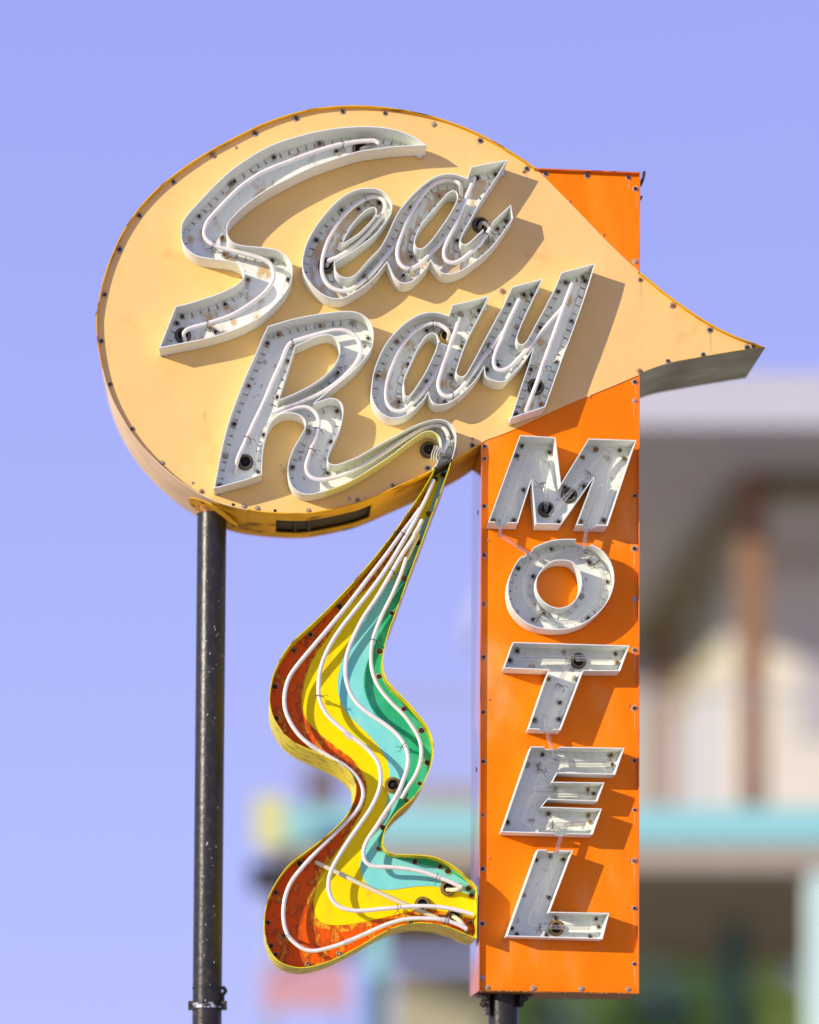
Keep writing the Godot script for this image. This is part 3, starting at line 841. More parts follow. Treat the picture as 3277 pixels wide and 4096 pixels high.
func build_cabinets() -> void:
	# ---- round cabinet with the arrow point. Its lip stands 22 mm proud of the face.
	var lip := 0.022
	var left := pts(cP, [-1594, -45, 1500, 18, 1420, 62, 1330, 107, 1240, 152, 1100, 218, 980, 270, 850, 328, 720, 375])
	left.append_array(pts(cD, [1560, 1506, 1440, 1510, 1320, 1505, 1200, 1495, 1100, 1480, 1000, 1457, 900, 1425, 800, 1378, 710, 1325, 620, 1262, 540, 1195, 460, 1118, 380, 1032, 310, 942, 250, 845, 200, 750, 162, 660, 133, 570, 105, 450, 85, 320, 77, 200]))
	left.append_array(pts(cA, [82, 1490, 100, 1390, 125, 1280, 155, 1180, 195, 1080, 240, 982, 290, 895, 355, 800, 425, 718, 500, 643, 590, 568, 680, 500, 780, 432, 870, 378, 1000, 308, 1100, 257, 1200, 208, 1300, 168, 1400, 135, 1500, 108, 1600, 88]))
	left.append_array(pts(cN, [1406, 421, 1520, 426, 1634, 442, 1748, 469, 1862, 509, 1976, 564, 2090, 634, -2143, 671]))
	var right := pts(cG, [-800, 765, 870, 820, 960, 895, 1070, 975, 1180, 1050, 1300, 1120, 1420, 1175, 1520, 1212, -1588, 1238, 1450, 1259, 1300, 1283, 1150, 1310, 1000, 1337, 900, 1368, -800, 1408])
	var seam1 := pts(cG, [-145, 112, 300, 268, 450, 422, 600, 578, 720, 694, -800, 765])   # cream over orange, upper edge
	var seam2 := pts(cG, [-800, 1408, 650, 1473, 480, 1543, 330, 1605])
	seam2.append_array(pts(cC, [1060, 1240, 960, 1280, 870, 1312, -835, 1335]))
	var L := curve(left, lip, false, 12.0)
	var Rr := curve(right, lip, false, 12.0)
	var s := st()
	# vent opening in the belly
	var vx0 := v2(1108, 0, lip).x
	var vx1 := v2(1495, 0, lip).x
	# these runs go clockwise on screen from the bottom, so the inside is on the right hand: reverse them
	for d in [L, Rr]:
		var p: PackedVector2Array = d.p
		var c: Array = d.c
		p.reverse()
		c.reverse()
		d.p = p
		d.c = c
	var in_vent := []
	var no_vent := []
	for i in L.p.size() - 1:
		var m: Vector2 = (L.p[i] + L.p[i + 1]) * 0.5
		var v := m.x > vx0 and m.x < vx1 and m.y < v2(0, 1900, lip).y
		in_vent.append(v)
		no_vent.append(not v)
	# left of the pole the side sheet is coloured a paler cream than the belly
	var pale_side := st()
	var not_pale := []
	var faded := []  # skip mask that leaves only the paler sheet
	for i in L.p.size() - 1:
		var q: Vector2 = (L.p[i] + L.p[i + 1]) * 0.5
		var is_pale: bool = q.x < v2(985, 0, lip).x and q.y < v2(0, 1480, lip).y
		faded.append(not is_pale)
		not_pale.append(is_pale or in_vent[i])
	wall(pale_side, L, false, BACK, lip, 0.005, [], faded)
	wall(s, L, false, BACK, lip, 0.005, [], not_pale)
	wall(s, L, false, -0.095, lip, 0.005, [], no_vent)
	wall(s, L, false, BACK, -0.315, 0.005, [], no_vent)
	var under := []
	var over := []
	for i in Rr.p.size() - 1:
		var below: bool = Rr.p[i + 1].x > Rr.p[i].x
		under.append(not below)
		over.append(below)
	wall(s, Rr, false, BACK, lip, 0.005, [], over)
	var bare := st()
	wall(bare, Rr, false, BACK, lip, 0.005, [], under)
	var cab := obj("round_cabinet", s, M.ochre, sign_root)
	obj("point_underside", bare, M.olive, cab)
	obj("side_sheet", pale_side, M.side_cream, cab)
	tag(cab, "round cream sign cabinet drawn out to an arrow point")
	var ring := PackedVector2Array()
	for q in L.p:
		ring.append(q)
	# L now runs from the top seam point round to the bottom corner; close it with the seams and the arrow
	var s2 := curve(seam2, 0.0, false, 12.0)
	var s1 := curve(seam1, 0.0, false, 12.0)
	var Rp: PackedVector2Array = Rr.p.duplicate()
	s2.p.reverse()
	s1.p.reverse()
	for i in range(1, s2.p.size() - 1):
		ring.append(s2.p[i])
	for q in Rp:
		ring.append(q)
	for i in range(1, s1.p.size() - 1):
		ring.append(s1.p[i])
	var f := st()
	plate(f, ring, 0.0)
	obj("face_panel", f, M.cream, cab)
	walls[cab] = [ring]
	if area2(ring) < 0.0:
		walls[cab][0].reverse()
	var bk := st()
	plate(bk, ring, BACK + 0.004, Vector3(0, 0, -1))
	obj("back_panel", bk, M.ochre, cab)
	var cm := [M.washer, M.bolt, M.stain_warm]
	bolts(cab, cA, [1453, 146, 1162, 240, 870, 390, 597, 582, 372, 830, 236, 1066, 124, 1376, 98, 1700], 0.0006, cm)
	bolts(cab, cD, [150, 625, 316, 932], 0.0006, cm)
	var pale := [M.bolt_pale, M.bolt_pale, M.stain_warm]
	bolts(cab, cD, [522, 1172, 799, 1368, 1098, 1460, 1190, 1478, 1543, 1490], 0.0006, pale)
	bolts(cab, cW, [730, 996, 1057, 851, 1380, 685], 0.0006, [M.washer, M.bolt, M.stain])
	bolts(cab, cC, [985, 288, 777, 1350], 0.0006, cm)
	bolts(cab, cN, [1370, 437, 1541, 448, 1736, 498, 1921, 562], 0.0006, cm)
	bolts(cab, cG, [97, 108, 810, 803, 1012, 967, 1248, 1112, 1520, 1228, 1470, 1238, 1195, 1283, 976, 1331, 799, 1388], 0.0006, cm)
	rivets(cab, cG, [72, 138], 0.0006, M.rust)
	rivets(cab, cA, [1041, 363], 0.0006, M.bolt_pale)
	rivets(cab, cD, [743, 1296], 0.0006, M.bolt_pale)
	rivets(cab, cD, [1023, 1447, 1311, 1488], 0.0006, M.bolt)
	rivets(cab, cC, [778, 1303], 0.0006, M.bolt_pale)
	grime(cab, cW, [740, 975, 45, 648, 965, 22, 1375, 692, 40, 1060, 850, 30, 20, 700, 60, 320, 770, 30, 1640, 520, 60], 0.0008, M.stain, 30)
	drips(cab, cC, [985, 288], 0.0005, M.run)
	drips(cab, cD, [823, 780], 0.0005, M.run)
	drips(cab, cG, [810, 803, 1248, 1112, 97, 108], 0.0005, M.run)
	grime(cab, cD, [820, 830, 30, 560, 250, 60], 0.0008, M.stain_warm, 10, 0.003)
	# the big hole where the R's tube goes in
	socket(cab, 1120 + 1385 * 0.429, 1580 + 515 * 0.429, 0.0006, false, 1.05)
	# rusty stud on the rim
	var k := st()
	lathe(k, [[0.014, 0.0], [0.014, 0.008], [0.008, 0.010], [0.008, 0.020], [0.0, 0.020]], 6)
	var stud := obj("stud", k, M.rust, cab)
	stud.position = at(398, 1258, -0.2)
	stud.rotation.y = -PI / 2
	# dark screen set back behind the vent opening, with two ribs
	var vs := PackedVector2Array()
	var vc := []
	for q in L.p:
		if q.x > vx0 - 0.03 and q.x < vx1 + 0.03 and q.y < v2(0, 1900, lip).y:
			vs.append(q)
			vc.append(false)
	var vo := inward({"p": vs, "c": vc}, false)
	for i in vs.size():
		vs[i] += vo[i].normalized() * 0.022
	var sc := st()
	wall(sc, {"p": vs, "c": vc}, false, -0.36, -0.05, 0.002)
	obj("vent_screen", sc, M.screen, cab)
	for t in [0.64, 0.78]:
		var rb := st()
		var m: Vector2 = vs[int(vs.size() * (1.0 - t))]
		box(rb, Vector3(m.x - 0.006, m.y - 0.016, -0.314), Vector3(m.x + 0.006, m.y - 0.001, -0.097))
		obj("vent_rib", rb, M.screen, cab)
	# patch plate over the seam beside the pole, on the belly
	var pl := st()
	var pp := PackedVector2Array()
	var pc := []
	for q in L.p:
		if q.x > v2(842, 0, lip).x and q.x < v2(998, 0, lip).x and q.y < v2(0, 1900, lip).y:
			pp.append(q)
			pc.append(false)
	var off := inward({"p": pp, "c": pc}, false)
	for i in pp.size():
		pp[i] -= off[i].normalized() * 0.004
	wall(pl, {"p": pp, "c": pc}, false, BACK + 0.01, lip - 0.01, 0.003)
	obj("patch_plate", pl, M.ochre, cab)
	# ---- column cabinet
	var cs := st()
	var cfl := st()
	var col_lip := 0.018
	var lowrun := pts(cN, [-2143, 671, -2562, 688, -2560, 1088])
	var C1 := curve(lowrun, col_lip, false, 30.0)
	var C2 := curve(pts(cN, [-2560, 1500, -2557, 3977, -1914, 3965, -1925, 1776]), col_lip, false, 30.0)
	for d in [C1, C2]:
		var p: PackedVector2Array = d.p
		var c: Array = d.c
		p.reverse()
		c.reverse()
		d.p = p
		d.c = c
		var floor_ := []
		var rest_ := []
		for i in p.size() - 1:
			var low := absf(p[i + 1].x - p[i].x) > absf(p[i + 1].y - p[i].y) and p[i].y < 4.0
			floor_.append(not low)
			rest_.append(low)
		wall(cs, d, false, BACK, col_lip, 0.006, [], rest_)
		wall(cfl, d, false, BACK, col_lip, 0.006, [], floor_)
	var col := obj("column_cabinet", cs, M.orange_side, sign_root)
	obj("bottom_plate", cfl, M.rust, col)
	tag(col, "tall orange column cabinet carrying the vertical lettering")
	var fr := PackedVector2Array()
	for q in [[2130, 668], [2562, 688], [2557, 3977], [1914, 3965], [1925, 1750], [2130, 1500]]:
		fr.append(v2(q[0], q[1], col_lip))
	fr.reverse()
	var cf := st()
	plate(cf, fr, -0.004)
	obj("face_panel", cf, M.orange, col)
	walls[col] = [fr]
	if area2(fr) < 0.0:
		walls[col][0].reverse()
	var cb := st()
	plate(cb, fr, BACK + 0.008, Vector3(0, 0, -1))
	obj("back_panel", cb, M.orange_side, col)
	var om := [M.washer, M.bolt, M.stain_orange]
	bolts(col, cG, [207, 146, 468, 152, 727, 163, 781, 244, 774, 700, 767, 1455, 766, 1573], -0.0034, om)
	bolts(col, cM, [1508, 720, 1505, 1175, 1505, 1610, 1505, 2050, 202, 292, 203, 400, 198, 810, 195, 1232, 191, 1650, 188, 2112], -0.0034, om)
	bolts(col, cT, [1505, 718, 1508, 1168, 1508, 1595, 187, 752, 185, 1178, 185, 1640], -0.0034, om)
	bolts(col, cL, [1508, 417, 1508, 826, 1510, 1307, 185, 488, 184, 960, 183, 1427], -0.0034, om)
	bolts(col, cL, [237, 1512, 633, 1518, 1047, 1522, 1450, 1525], -0.0034, [M.bolt_pale, M.bolt_pale, M.stain_orange])
	rivets(col, cM, [248, 1105, 1448, 1122], -0.0034, M.stain_orange)
	rivets(col, cT, [250, 642, 1455, 700], -0.0034, M.stain_orange)
	rivets(col, cL, [250, 395, 1463, 408], -0.0034, M.stain_orange)
	rivets(col, cG, [357, 321, 570, 530], -0.0034, M.stain_orange)
	rivets(col, cG, [485, 1550], -0.0034, M.stain_orange)
	grime(col, cM, [760, 1500, 260, 820, 2000, 200], -0.0033, M.stain_orange, 16, 0.0035)
	grime(col, cT, [520, 520, 120, 1150, 560, 150], -0.0033, M.stain_orange, 18, 0.0035)
	grime(col, cL, [700, 1200, 300, 1150, 1180, 120], -0.0033, M.stain_orange, 22, 0.0035)
	drips(col, cG, [781, 244, 774, 700, 767, 1455, 766, 1573, 727, 163, 207, 146], -0.0036, M.faded)
	drips(col, cM, [1508, 720, 1505, 1175, 1505, 1610, 1505, 2050], -0.0036, M.faded)
	drips(col, cT, [1505, 718, 1508, 1168, 1508, 1595], -0.0036, M.faded)
	drips(col, cL, [1508, 417, 1508, 826, 1510, 1307], -0.0036, M.faded)
	# hook and stub on the right side near the top
	var hk := st()
	sweep(hk, [at(2562, 740, -0.05), at(2572, 715, -0.05), at(2577, 690, -0.05)], 0.008, 6, true, 0.01)
	obj("hook", hk, M.iron, col)
	var sb := st()
	box(sb, at(2558, 802, -0.1), at(2571, 783, -0.06))
	obj("stub", sb, M.iron, col)
	# stud and slot on the left side
	for y in [2050, 3078]:
		var kk := st()
		lathe(kk, [[0.022, 0.0], [0.022, 0.005], [0.012, 0.007], [0.012, 0.012], [0.0, 0.012]], 6)
		var so := obj("side_bolt", kk, M.rust, col)
		so.position = at(1921 - (y - 1776) * 0.005, y, -0.12)
		so.rotation.y = -PI / 2

func build_wave() -> void:
	var rightside := pts(cW, [-1606, 605])
	rightside.append_array(pts(cP, [1355, 190, 1312, 300, 1256, 450, 1186, 640, 1140, 760, 1092, 890, 1042, 1030, 997, 1150, 963, 1240, 941, 1320]))
	rightside.append_array(pts(cQ, [928, 180, 918, 250, 925, 310, 945, 370, 985, 425, 1040, 480, 1100, 540, 1160, 610, 1215, 680, 1250, 750, 1268, 820, 1268, 890, 1255, 960, 1225, 1040, 1190, 1110, 1140, 1180, 1090, 1230, 1030, 1280, 985, 1330, 950, 1382, 931, 1430]))
	rightside.append_array(pts(cU, [922, 440, 925, 485, 945, 520, 985, 540, 1050, 545, 1150, 549, 1230, 555, 1300, 572, 1370, 605, 1440, 650, 1500, 700, 1545, 745, -1572, 780]))
	var rest := pts(cU, [-1566, 1130, 1500, 1105, 1420, 1070, 1330, 1040, 1240, 1025, 1150, 1022, 1060, 1035, 970, 1065, 880, 1110, 790, 1165, 700, 1215, 600, 1265, 500, 1305, 420, 1325, 340, 1332, 270, 1320, 210, 1295, 160, 1250, 125, 1190, 105, 1120, 97, 1040, 100, 960, 115, 880, 145, 800, 190, 720, 240, 650, 300, 590, 370, 540, 440, 488, 520, 422, 590, 362, 640, 310])
	rest.append_array(pts(cQ, [680, 1290, 703, 1245, 720, 1195, 729, 1145, 726, 1095, 710, 1052, 680, 1012, 630, 970, 560, 930, 480, 893, 400, 860, 320, 820, 250, 770, 200, 710, 160, 640, 140, 575, 133, 510, 140, 430, 160, 340, 195, 260, 240, 182, 290, 117]))
	rest.append_array(pts(cP, [380, 1240, 480, 1148, 580, 1048, 680, 943, 765, 848, 850, 748, 930, 648, 1010, 543, 1085, 432, 1170, 308, 1225, 218]))
	rest.append_array(pts(cW, [-1440, 688]))
	var all := rightside.duplicate()
	all.append_array(rest)
	var o := oriented(curve(all, RIM, true), true)
	var s := st()
	wall(s, o, true, -0.28, RIM, 0.0042)
	var w := obj("wave_panel", s, M.yellow_edge, sign_root)
	tag(w, "wavy striped panel with yellow edges curling below the R")
	var b := st()
	plate(b, o.p, 0.0)
	obj("red_stripe", b, M.red, w)
	walls[w] = [o.p]
	var bb := st()
	plate(bb, o.p, -0.276, Vector3(0, 0, -1))
	obj("back_panel", bb, M.yellow_edge, w)
	# stripes are painted over one another: each reaches from its own edge to the right side
	var edge := PackedVector2Array()
	edge = curve(rightside, RIM, false).p
	var i_p := [1290, 125, 1262, 200, 1225, 290, 1165, 420, 1090, 560, 1030, 670, 960, 780, 890, 870, 830, 935, 740, 1020, 640, 1130, 540, 1290, 470, 1387, 410, 1497]
	var b1 := pts(cP, i_p)
	b1.append_array(pts(cQ, [380, 385, 363, 480, 363, 560, 390, 650, 450, 720, 530, 790, 620, 860, 700, 920, 752, 980, 790, 1050, 808, 1120, 803, 1190, 778, 1270, 735, 1350]))
	b1.append_array(pts(cU, [665, 435, 600, 530, 540, 620, 490, 700, 456, 790, 441, 880, 450, 960, 485, 1012, 545, 1032, 630, 1035, 720, 1025, 850, 1000, 980, 970, 1100, 942, 1220, 927, 1350, 945, 1450, 970, 1568, 1005]))
	var b2 := pts(cP, [1335, 100, 1318, 190, 1272, 320, 1215, 470, 1150, 610, 1075, 740, 1000, 870, 910, 970, 810, 1105, 742, 1205, 700, 1295, 655, 1400, 622, 1500])
	b2.append_array(pts(cQ, [604, 400, 612, 480, 640, 560, 690, 630, 760, 700, 830, 770, 890, 840, 935, 910, 960, 990, 962, 1070, 955, 1190, 935, 1260, 890, 1350, 845, 1430]))
	b2.append_array(pts(cU, [800, 480, 775, 550, 763, 610, 768, 665, 795, 735, 850, 775, 930, 792, 1020, 786, 1130, 771, 1250, 766, 1400, 790, 1480, 812, 1566, 838]))
	var b3 := pts(cP, [1228, 640, 1170, 720, 1110, 800, 1060, 890, 985, 1010, 932, 1130, 893, 1230, 866, 1320])
	b3.append_array(pts(cQ, [830, 205, 800, 285, 786, 370, 790, 450, 820, 540, 860, 612, 920, 690, 1000, 760, 1055, 825, 1082, 900, 1085, 980, 1075, 1060, 1055, 1140, 1015, 1235, 972, 1312, 930, 1390]))
	b3.append_array(pts(cU, [898, 420, 888, 455, 890, 485, 912, 525, 960, 560, 1030, 580, 1100, 592, 1200, 620, 1300, 642, 1400, 682, 1480, 730, 1560, 790]))
	var z := 0.0
	for st_ in [["yellow_stripe", b1, M.yellow], ["turquoise_stripe", b2, M.aqua], ["green_stripe", b3, M.green]]:
		z += 0.003
		var c: PackedVector2Array = curve(st_[1], z, false).p
		var ring := c.duplicate()
		for i in range(edge.size() - 1, -1, -1):
			ring.append(edge[i])
		if st_[0] == "green_stripe":
			# begins part of the way down the right side
			ring = c.duplicate()
			for i in range(edge.size() - 1, -1, -1):
				if edge[i].y < c[0].y - 0.02:
					ring.append(edge[i])
		var clipped := Geometry2D.intersect_polygons(ring, Geometry2D.offset_polygon(o.p, -0.003)[0])
		var g := st()
		for q in clipped:
			if not Geometry2D.is_polygon_clockwise(q):
				plate(g, q, z)
		obj(st_[0], g, st_[2], w)
	var mg := PackedVector2Array()
	var b1c := curve(b1, 0.0015, false, 5.0)
	var b1n := inward(b1c, false)
	for q in b1c.p:
		mg.append(q)
	var drift := 0.0
	for i in range(b1c.p.size() - 1, -1, -1):
		drift = lerpf(drift, rng.randf_range(0.004, 0.05), 0.25)
		var y: float = b1c.p[i].y
		var k := 1.0 if y > v2(0, 2560, 0).y or y < v2(0, 3400, 0).y else 0.35
		mg.append(b1c.p[i] + b1n[i].normalized() * -drift * k)
	var mgs := st()
	for q in Geometry2D.intersect_polygons(mg, Geometry2D.offset_polygon(o.p, -0.003)[0]):
		plate(mgs, q, 0.0015)
	obj("worn_margin", mgs, M.worn_orange, w)
	var fz := 0.0095
	var tz := 0.088
	tube(w, cP, [1170, 410, 1120, 480, 1040, 582, 940, 722, 820, 880, 680, 1062, 540, 1232, 430, 1362, 330, 1482, 275, 1562, 245, 1652, 238, 1740, 250, 1812, 290, 1898, 350, 1978, 440, 2052, 540, 2112, 640, 2172, 720, 2237, 770, 2317, 780, 2390, 742, 2480, 650, 2580, 560, 2672, 460, 2772, 360, 2882, 290, 2972, 250, 3062, 232, 3162, 235, 3262, 260, 3342, 310, 3402, 380, 3447, 450, 3455, 540, 3437, 660, 3397, 800, 3337, 950, 3272, 1080, 3237, 1200, 3232, 1330, 3242, 1430, 3272, 1488, 3300], tz)
	tube(w, cU, [1490, 1062, 1455, 1015, 1408, 962], tz - 0.01, 0.012, M.neon_old, false, true)
	tube(w, cP, [1266, 212, 1210, 345, 1130, 502, 1050, 642, 960, 790, 840, 960, 720, 1112, 620, 1242, 540, 1372, 490, 1502, 474, 1622, 480, 1720, 520, 1810, 580, 1878, 680, 1962, 780, 2037, 850, 2107, 890, 2177, 903, 2250, 893, 2340, 840, 2462, 760, 2582, 690, 2682, 620, 2792, 570, 2882, 545, 2962, 545, 3042, 575, 3112, 630, 3157, 710, 3177, 800, 3177, 900, 3167, 1020, 3157, 1150, 3147, 1300, 3152, 1420, 3172, 1528, 3202], tz)
	tube(w, cP, [1185, 490, 1130, 600, 1050, 722, 980, 842, 880, 1012, 780, 1162, 710, 1302, 668, 1422, 660, 1540, 668, 1600, 700, 1690, 760, 1768, 850, 1838, 940, 1898, 1020, 1968, 1070, 2038, 1092, 2118, 1085, 2198, 1050, 2300, 1015, 2382, 940, 2492, 870, 2602, 805, 2702, 782, 2782, 800, 2842, 850, 2872, 950, 2877, 1070, 2887, 1180, 2907, 1300, 2947, 1400, 2987, 1452, 3012], tz)
	tube(w, cU, [1455, 775, 1430, 790, 1365, 782], tz - 0.012, 0.011, M.neon_old, false, true)
	tube(w, cP, [1077, 752, 1040, 862, 980, 1002, 920, 1122, 870, 1242, 845, 1322, 835, 1437, 850, 1547, 890, 1637, 970, 1737, 1060, 1827, 1120, 1907, 1165, 1987, 1183, 2067, 1175, 2157, 1140, 2247, 1090, 2327, 1050, 2395], tz, 0.0098)
	tube(w, cP, [1160, 590, 1120, 670, 1085, 745], 0.06, 0.012, M.neon_old)
	tube(w, cU, [462, 605, 600, 672, 800, 770, 1000, 862, 1140, 925, 1290, 985], 0.040, 0.0115, M.neon_old)
	socket(w, 1000 + 985 * 0.58, 2500 + 1105 * 0.58, fz, true)
	socket(w, 1000 + 1368 * 0.58, 3100 + 782 * 0.58, fz, true)
	socket(w, 1000 + 1190 * 0.58, 3100 + 895 * 0.58, fz, true)
	socket(w, 1000 + 1410 * 0.58, 3100 + 972 * 0.58, 0.004, true)
	var bm := [M.bolt, M.bolt, M.stain_warm]
	bolts(w, cP, [1253, 187, 1337, 175, 1098, 437, 1236, 440, 1018, 560, 965, 632, 1157, 638, 781, 849, 1063, 885, 592, 1056, 980, 1126, 397, 1252, 297, 1372, 901, 1390, 909, 1558, 163, 1630, 1077, 1770, 180, 1852], fz, bm)
	bolts(w, cQ, [1197, 719, 1234, 952, 1172, 1094, 1086, 1216, 928, 1403, 910, 1540, 712, 1260, 710, 1045], fz, bm)
	bolts(w, cU, [533, 427, 338, 600, 177, 810, 116, 1018, 143, 1180, 178, 1240, 405, 1316, 620, 1242, 237, 1110, 1113, 1018, 1533, 1016, 1533, 830, 1524, 768, 1385, 628, 1325, 605, 1140, 575, 1497, 1088], fz, bm)
	supports(w, cQ, [480, 490, 85, 1060, 828, -45], fz + 0.02)
	supports(w, cP, [980, 838, 55, 850, 1312, 80, 1045, 575, 55], fz + 0.02)
	supports(w, cU, [1290, 698, -20, 255, 1108, -70, 1020, 912, 5, 1350, 1002, -15], fz + 0.02)
	sleeves(w, cQ, [440, 845, -34, 640, 965, -32, 680, 764, -38, 922, 1318, 57, 1018, 1170, 62], tz)
	sleeves(w, cU, [680, 1148, 20, 1345, 1002, -10], tz)
	sleeves(w, cP, [1152, 560, 58], tz)
	# dark plate between the R's swash and the wave
	var dv := st()
	var a := at(1120 + 1440 * 0.429, 1580 + 688 * 0.429, RIM)
	var c2 := at(1120 + 1606 * 0.429, 1580 + 605 * 0.429, RIM)
	var e := (c2 - a).normalized()
	var nn := Vector3(-e.y, e.x, 0) * 0.006
	var dz := Vector3(0, 0, -0.1)
	quad(dv, a - nn, c2 - nn, c2 + nn, a + nn, Vector3(0, 0, 1), Vector3(0, 0, 1))
	quad(dv, a - nn, c2 - nn, c2 - nn + dz, a - nn + dz, -nn.normalized(), -nn.normalized())
	quad(dv, a + nn, c2 + nn, c2 + nn + dz, a + nn + dz, nn.normalized(), nn.normalized())
	obj("divider", dv, M.iron, w).position.z = 0.003
	# glass standoff bundle hanging from the hole beside the swash end
	for i in 4:
		var h := st()
		var x0 := 1395.0 + i * 22.0
		sweep(h, [at(1120 + (x0 + 55) * 0.429, 1580 + (478 + i * 6) * 0.429, 0.10), at(1120 + (x0 + 30) * 0.429, 1580 + 540 * 0.429, 0.125), at(1120 + (x0 + 22) * 0.429, 1580 + (600 + i * 8) * 0.429, 0.10)], 0.006, 8, true, 0.01)
		obj("glass_spacer", h, M.glass, w)

# ---------------------------------------------------------------- poles
func pole(top: Vector3, bottom: Vector3, r: float) -> SurfaceTool:
	var s := st()
	sweep(s, [top, top.lerp(bottom, 0.33), top.lerp(bottom, 0.66), bottom], r, 40, false, 0.4)
	return s

func build_poles() -> void:
	var pz := -0.19
	var k := (EYE - pz) / F
	# left pole
	var top := at(849, 2040, pz)
	var low := at(829, 4060, pz)
	var dirv := (low - top) / (top.y - low.y)
	var foot := top + dirv * top.y
	var r := 58.5 * k
	var p := base("sign_pole", foot, "tall black steel pole with a strap clamp, under the round cabinet", "pole", "poles holding the sign")
	var o := obj("shaft", pole(top - foot + Vector3(0, 0.10, 0), Vector3(0, 0, 0), r), M.pole, p)
	var ch := st()
	for i in 46:
		var t := pow(rng.randf(), 0.8)
		var c: Vector3 = (top - foot).lerp(low - foot, t)
		var th := deg_to_rad(rng.randf_range(35.0, 120.0))
		var nrm := Vector3(cos(th), 0, sin(th))
		var tang := Vector3(-sin(th), 0, cos(th))
		var q := c + nrm * (r + 0.0008)
		var hh := rng.randf_range(0.002, 0.011)
		var ww := rng.randf_range(0.0012, 0.0035)
		var lean := tang * rng.randf_range(-0.004, 0.004)
		quad(ch, q - tang * ww, q + tang * ww * 0.6 + lean * 0.3, q + Vector3(0, hh, 0) + tang * ww * 0.5 + lean, q + Vector3(0, hh * 0.8, 0) - tang * ww + lean, nrm, nrm)
	obj("paint_chips", ch, M.chip, p).set_meta("kind", "stuff")
	# rusted weld band at the top
	var s := st()
	sweep(s, [at(849, 2028, pz) - foot, at(848.6, 2046, pz) - foot, at(848, 2062, pz) - foot], r + 0.0025, 40, false, 0.1)
	obj("weld", s, M.rust, p)
	# round flange plate lying against the belly
	s = st()
	lathe(s, [[0.02, -0.004], [0.142, -0.004], [0.142, 0.004], [0.02, 0.004]], 40)
	o = obj("flange_plate", s, M.rust, p)
	o.set_surface_override_material(0, M.ochre)
	var down := Vector3(-sin(deg_to_rad(29)), -cos(deg_to_rad(29)), 0)
	o.position = at(858, 2046, pz) - foot + down * 0.012
	o.basis = Basis(Quaternion(Vector3(0, 0, 1), down))
	for a in [[-0.118, 0.03], [0.112, -0.05], [0.0, 0.125], [-0.02, -0.125]]:
		var n := obj("bolt", hex_bolt(), [M.rust, M.rust, M.rust], p)
		n.basis = o.basis
		n.position = o.position + o.basis * Vector3(a[0], a[1], 0.004)
	# strap clamp near the bottom of the view
	var cl := at(829.4, 4023, pz) - foot
	s = st()
	ring_band(s, cl, r + 0.001, r + 0.008, 0.013)
	obj("strap", s, M.strap, p)
	s = st()
	ring_band(s, at(830, 3953, pz) - foot, r + 0.0005, r + 0.004, 0.003)
	obj("strap_wire", s, M.pole, p)
	for sgn in [-1, 1]:
		s = st()
		box(s, Vector3(-0.013, -0.022, -0.03), Vector3(0.018, 0.022, 0.03))
		box(s, Vector3(-0.006, -0.012, -0.045), Vector3(0.006, 0.012, -0.0302))
		o = obj("clamp_lug", s, M.iron, p)
		o.position = cl + Vector3(sgn * (r + 0.008), 0, 0.01)
	s = st()
	sweep(s, [cl + Vector3(r + 0.004, 0.02, 0.02), cl + Vector3(r + 0.006, 0.055, 0.022), cl + Vector3(r + 0.020, 0.075, 0.02), cl + Vector3(r + 0.008, 0.09, 0.018)], 0.010, 6, true, 0.01)
	obj("clamp_bolt", s, M.iron, p)
	# short pole under the column
	var t2 := at(2014, 3972, pz)
	var r2 := 60.5 * k
	var f2 := Vector3(t2.x, 0, t2.z)
	p = base("sign_pole", f2, "black steel pole with angle brackets, under the orange column", "pole", "poles holding the sign")
	obj("shaft", pole(t2 - f2, Vector3.ZERO, r2), M.pole, p)
	for sg in [-1, 1]:
		s = st()
		var x0: float = sg * (r2 + 0.002)
		var x1: float = sg * (r2 + 0.017)
		var x2: float = sg * (r2 + 0.062)
		var y := t2.y - 0.008
		box(s, Vector3(minf(x0, x1), y - 0.065, -0.075), Vector3(maxf(x0, x1), y - 0.0125, 0.075))
		box(s, Vector3(minf(x0, x2), y - 0.012, -0.075), Vector3(maxf(x0, x2), y, 0.075))
		obj("angle_bracket", s, M.iron, p)
	for a in [[-0.104, -0.012], [0.10, -0.010], [-0.112, -0.04]]:
		var n := obj("bolt", hex_bolt(), [M.iron, M.iron, M.iron], p)
		n.position = Vector3(a[0], t2.y - 0.02 + a[1], 0.076)
		n.scale = Vector3(1.2, 1.2, 2.0)
	s = st()
	box(s, Vector3(-r2 - 0.018, t2.y - 0.115, 0.02), Vector3(-r2 - 0.003, t2.y - 0.0735, 0.075))
	obj("packing_strip", s, M.iron, p)

func ring_band(s: SurfaceTool, c: Vector3, r0: float, r1: float, h: float) -> void:
	for k in 40:
		var t0 := TAU * k / 40
		var t1 := TAU * (k + 1) / 40
		var a := Vector3(cos(t0), 0, sin(t0))
		var b := Vector3(cos(t1), 0, sin(t1))
		var u := Vector3(0, h, 0)
		quad(s, c + a * r1 - u, c + b * r1 - u, c + b * r1 + u, c + a * r1 + u, a, b)
		quad(s, c + a * r0 + u, c + b * r0 + u, c + b * r1 + u, c + a * r1 + u, Vector3.UP, Vector3.UP)
		quad(s, c + a * r0 - u, c + b * r0 - u, c + b * r1 - u, c + a * r1 - u, Vector3.DOWN, Vector3.DOWN)

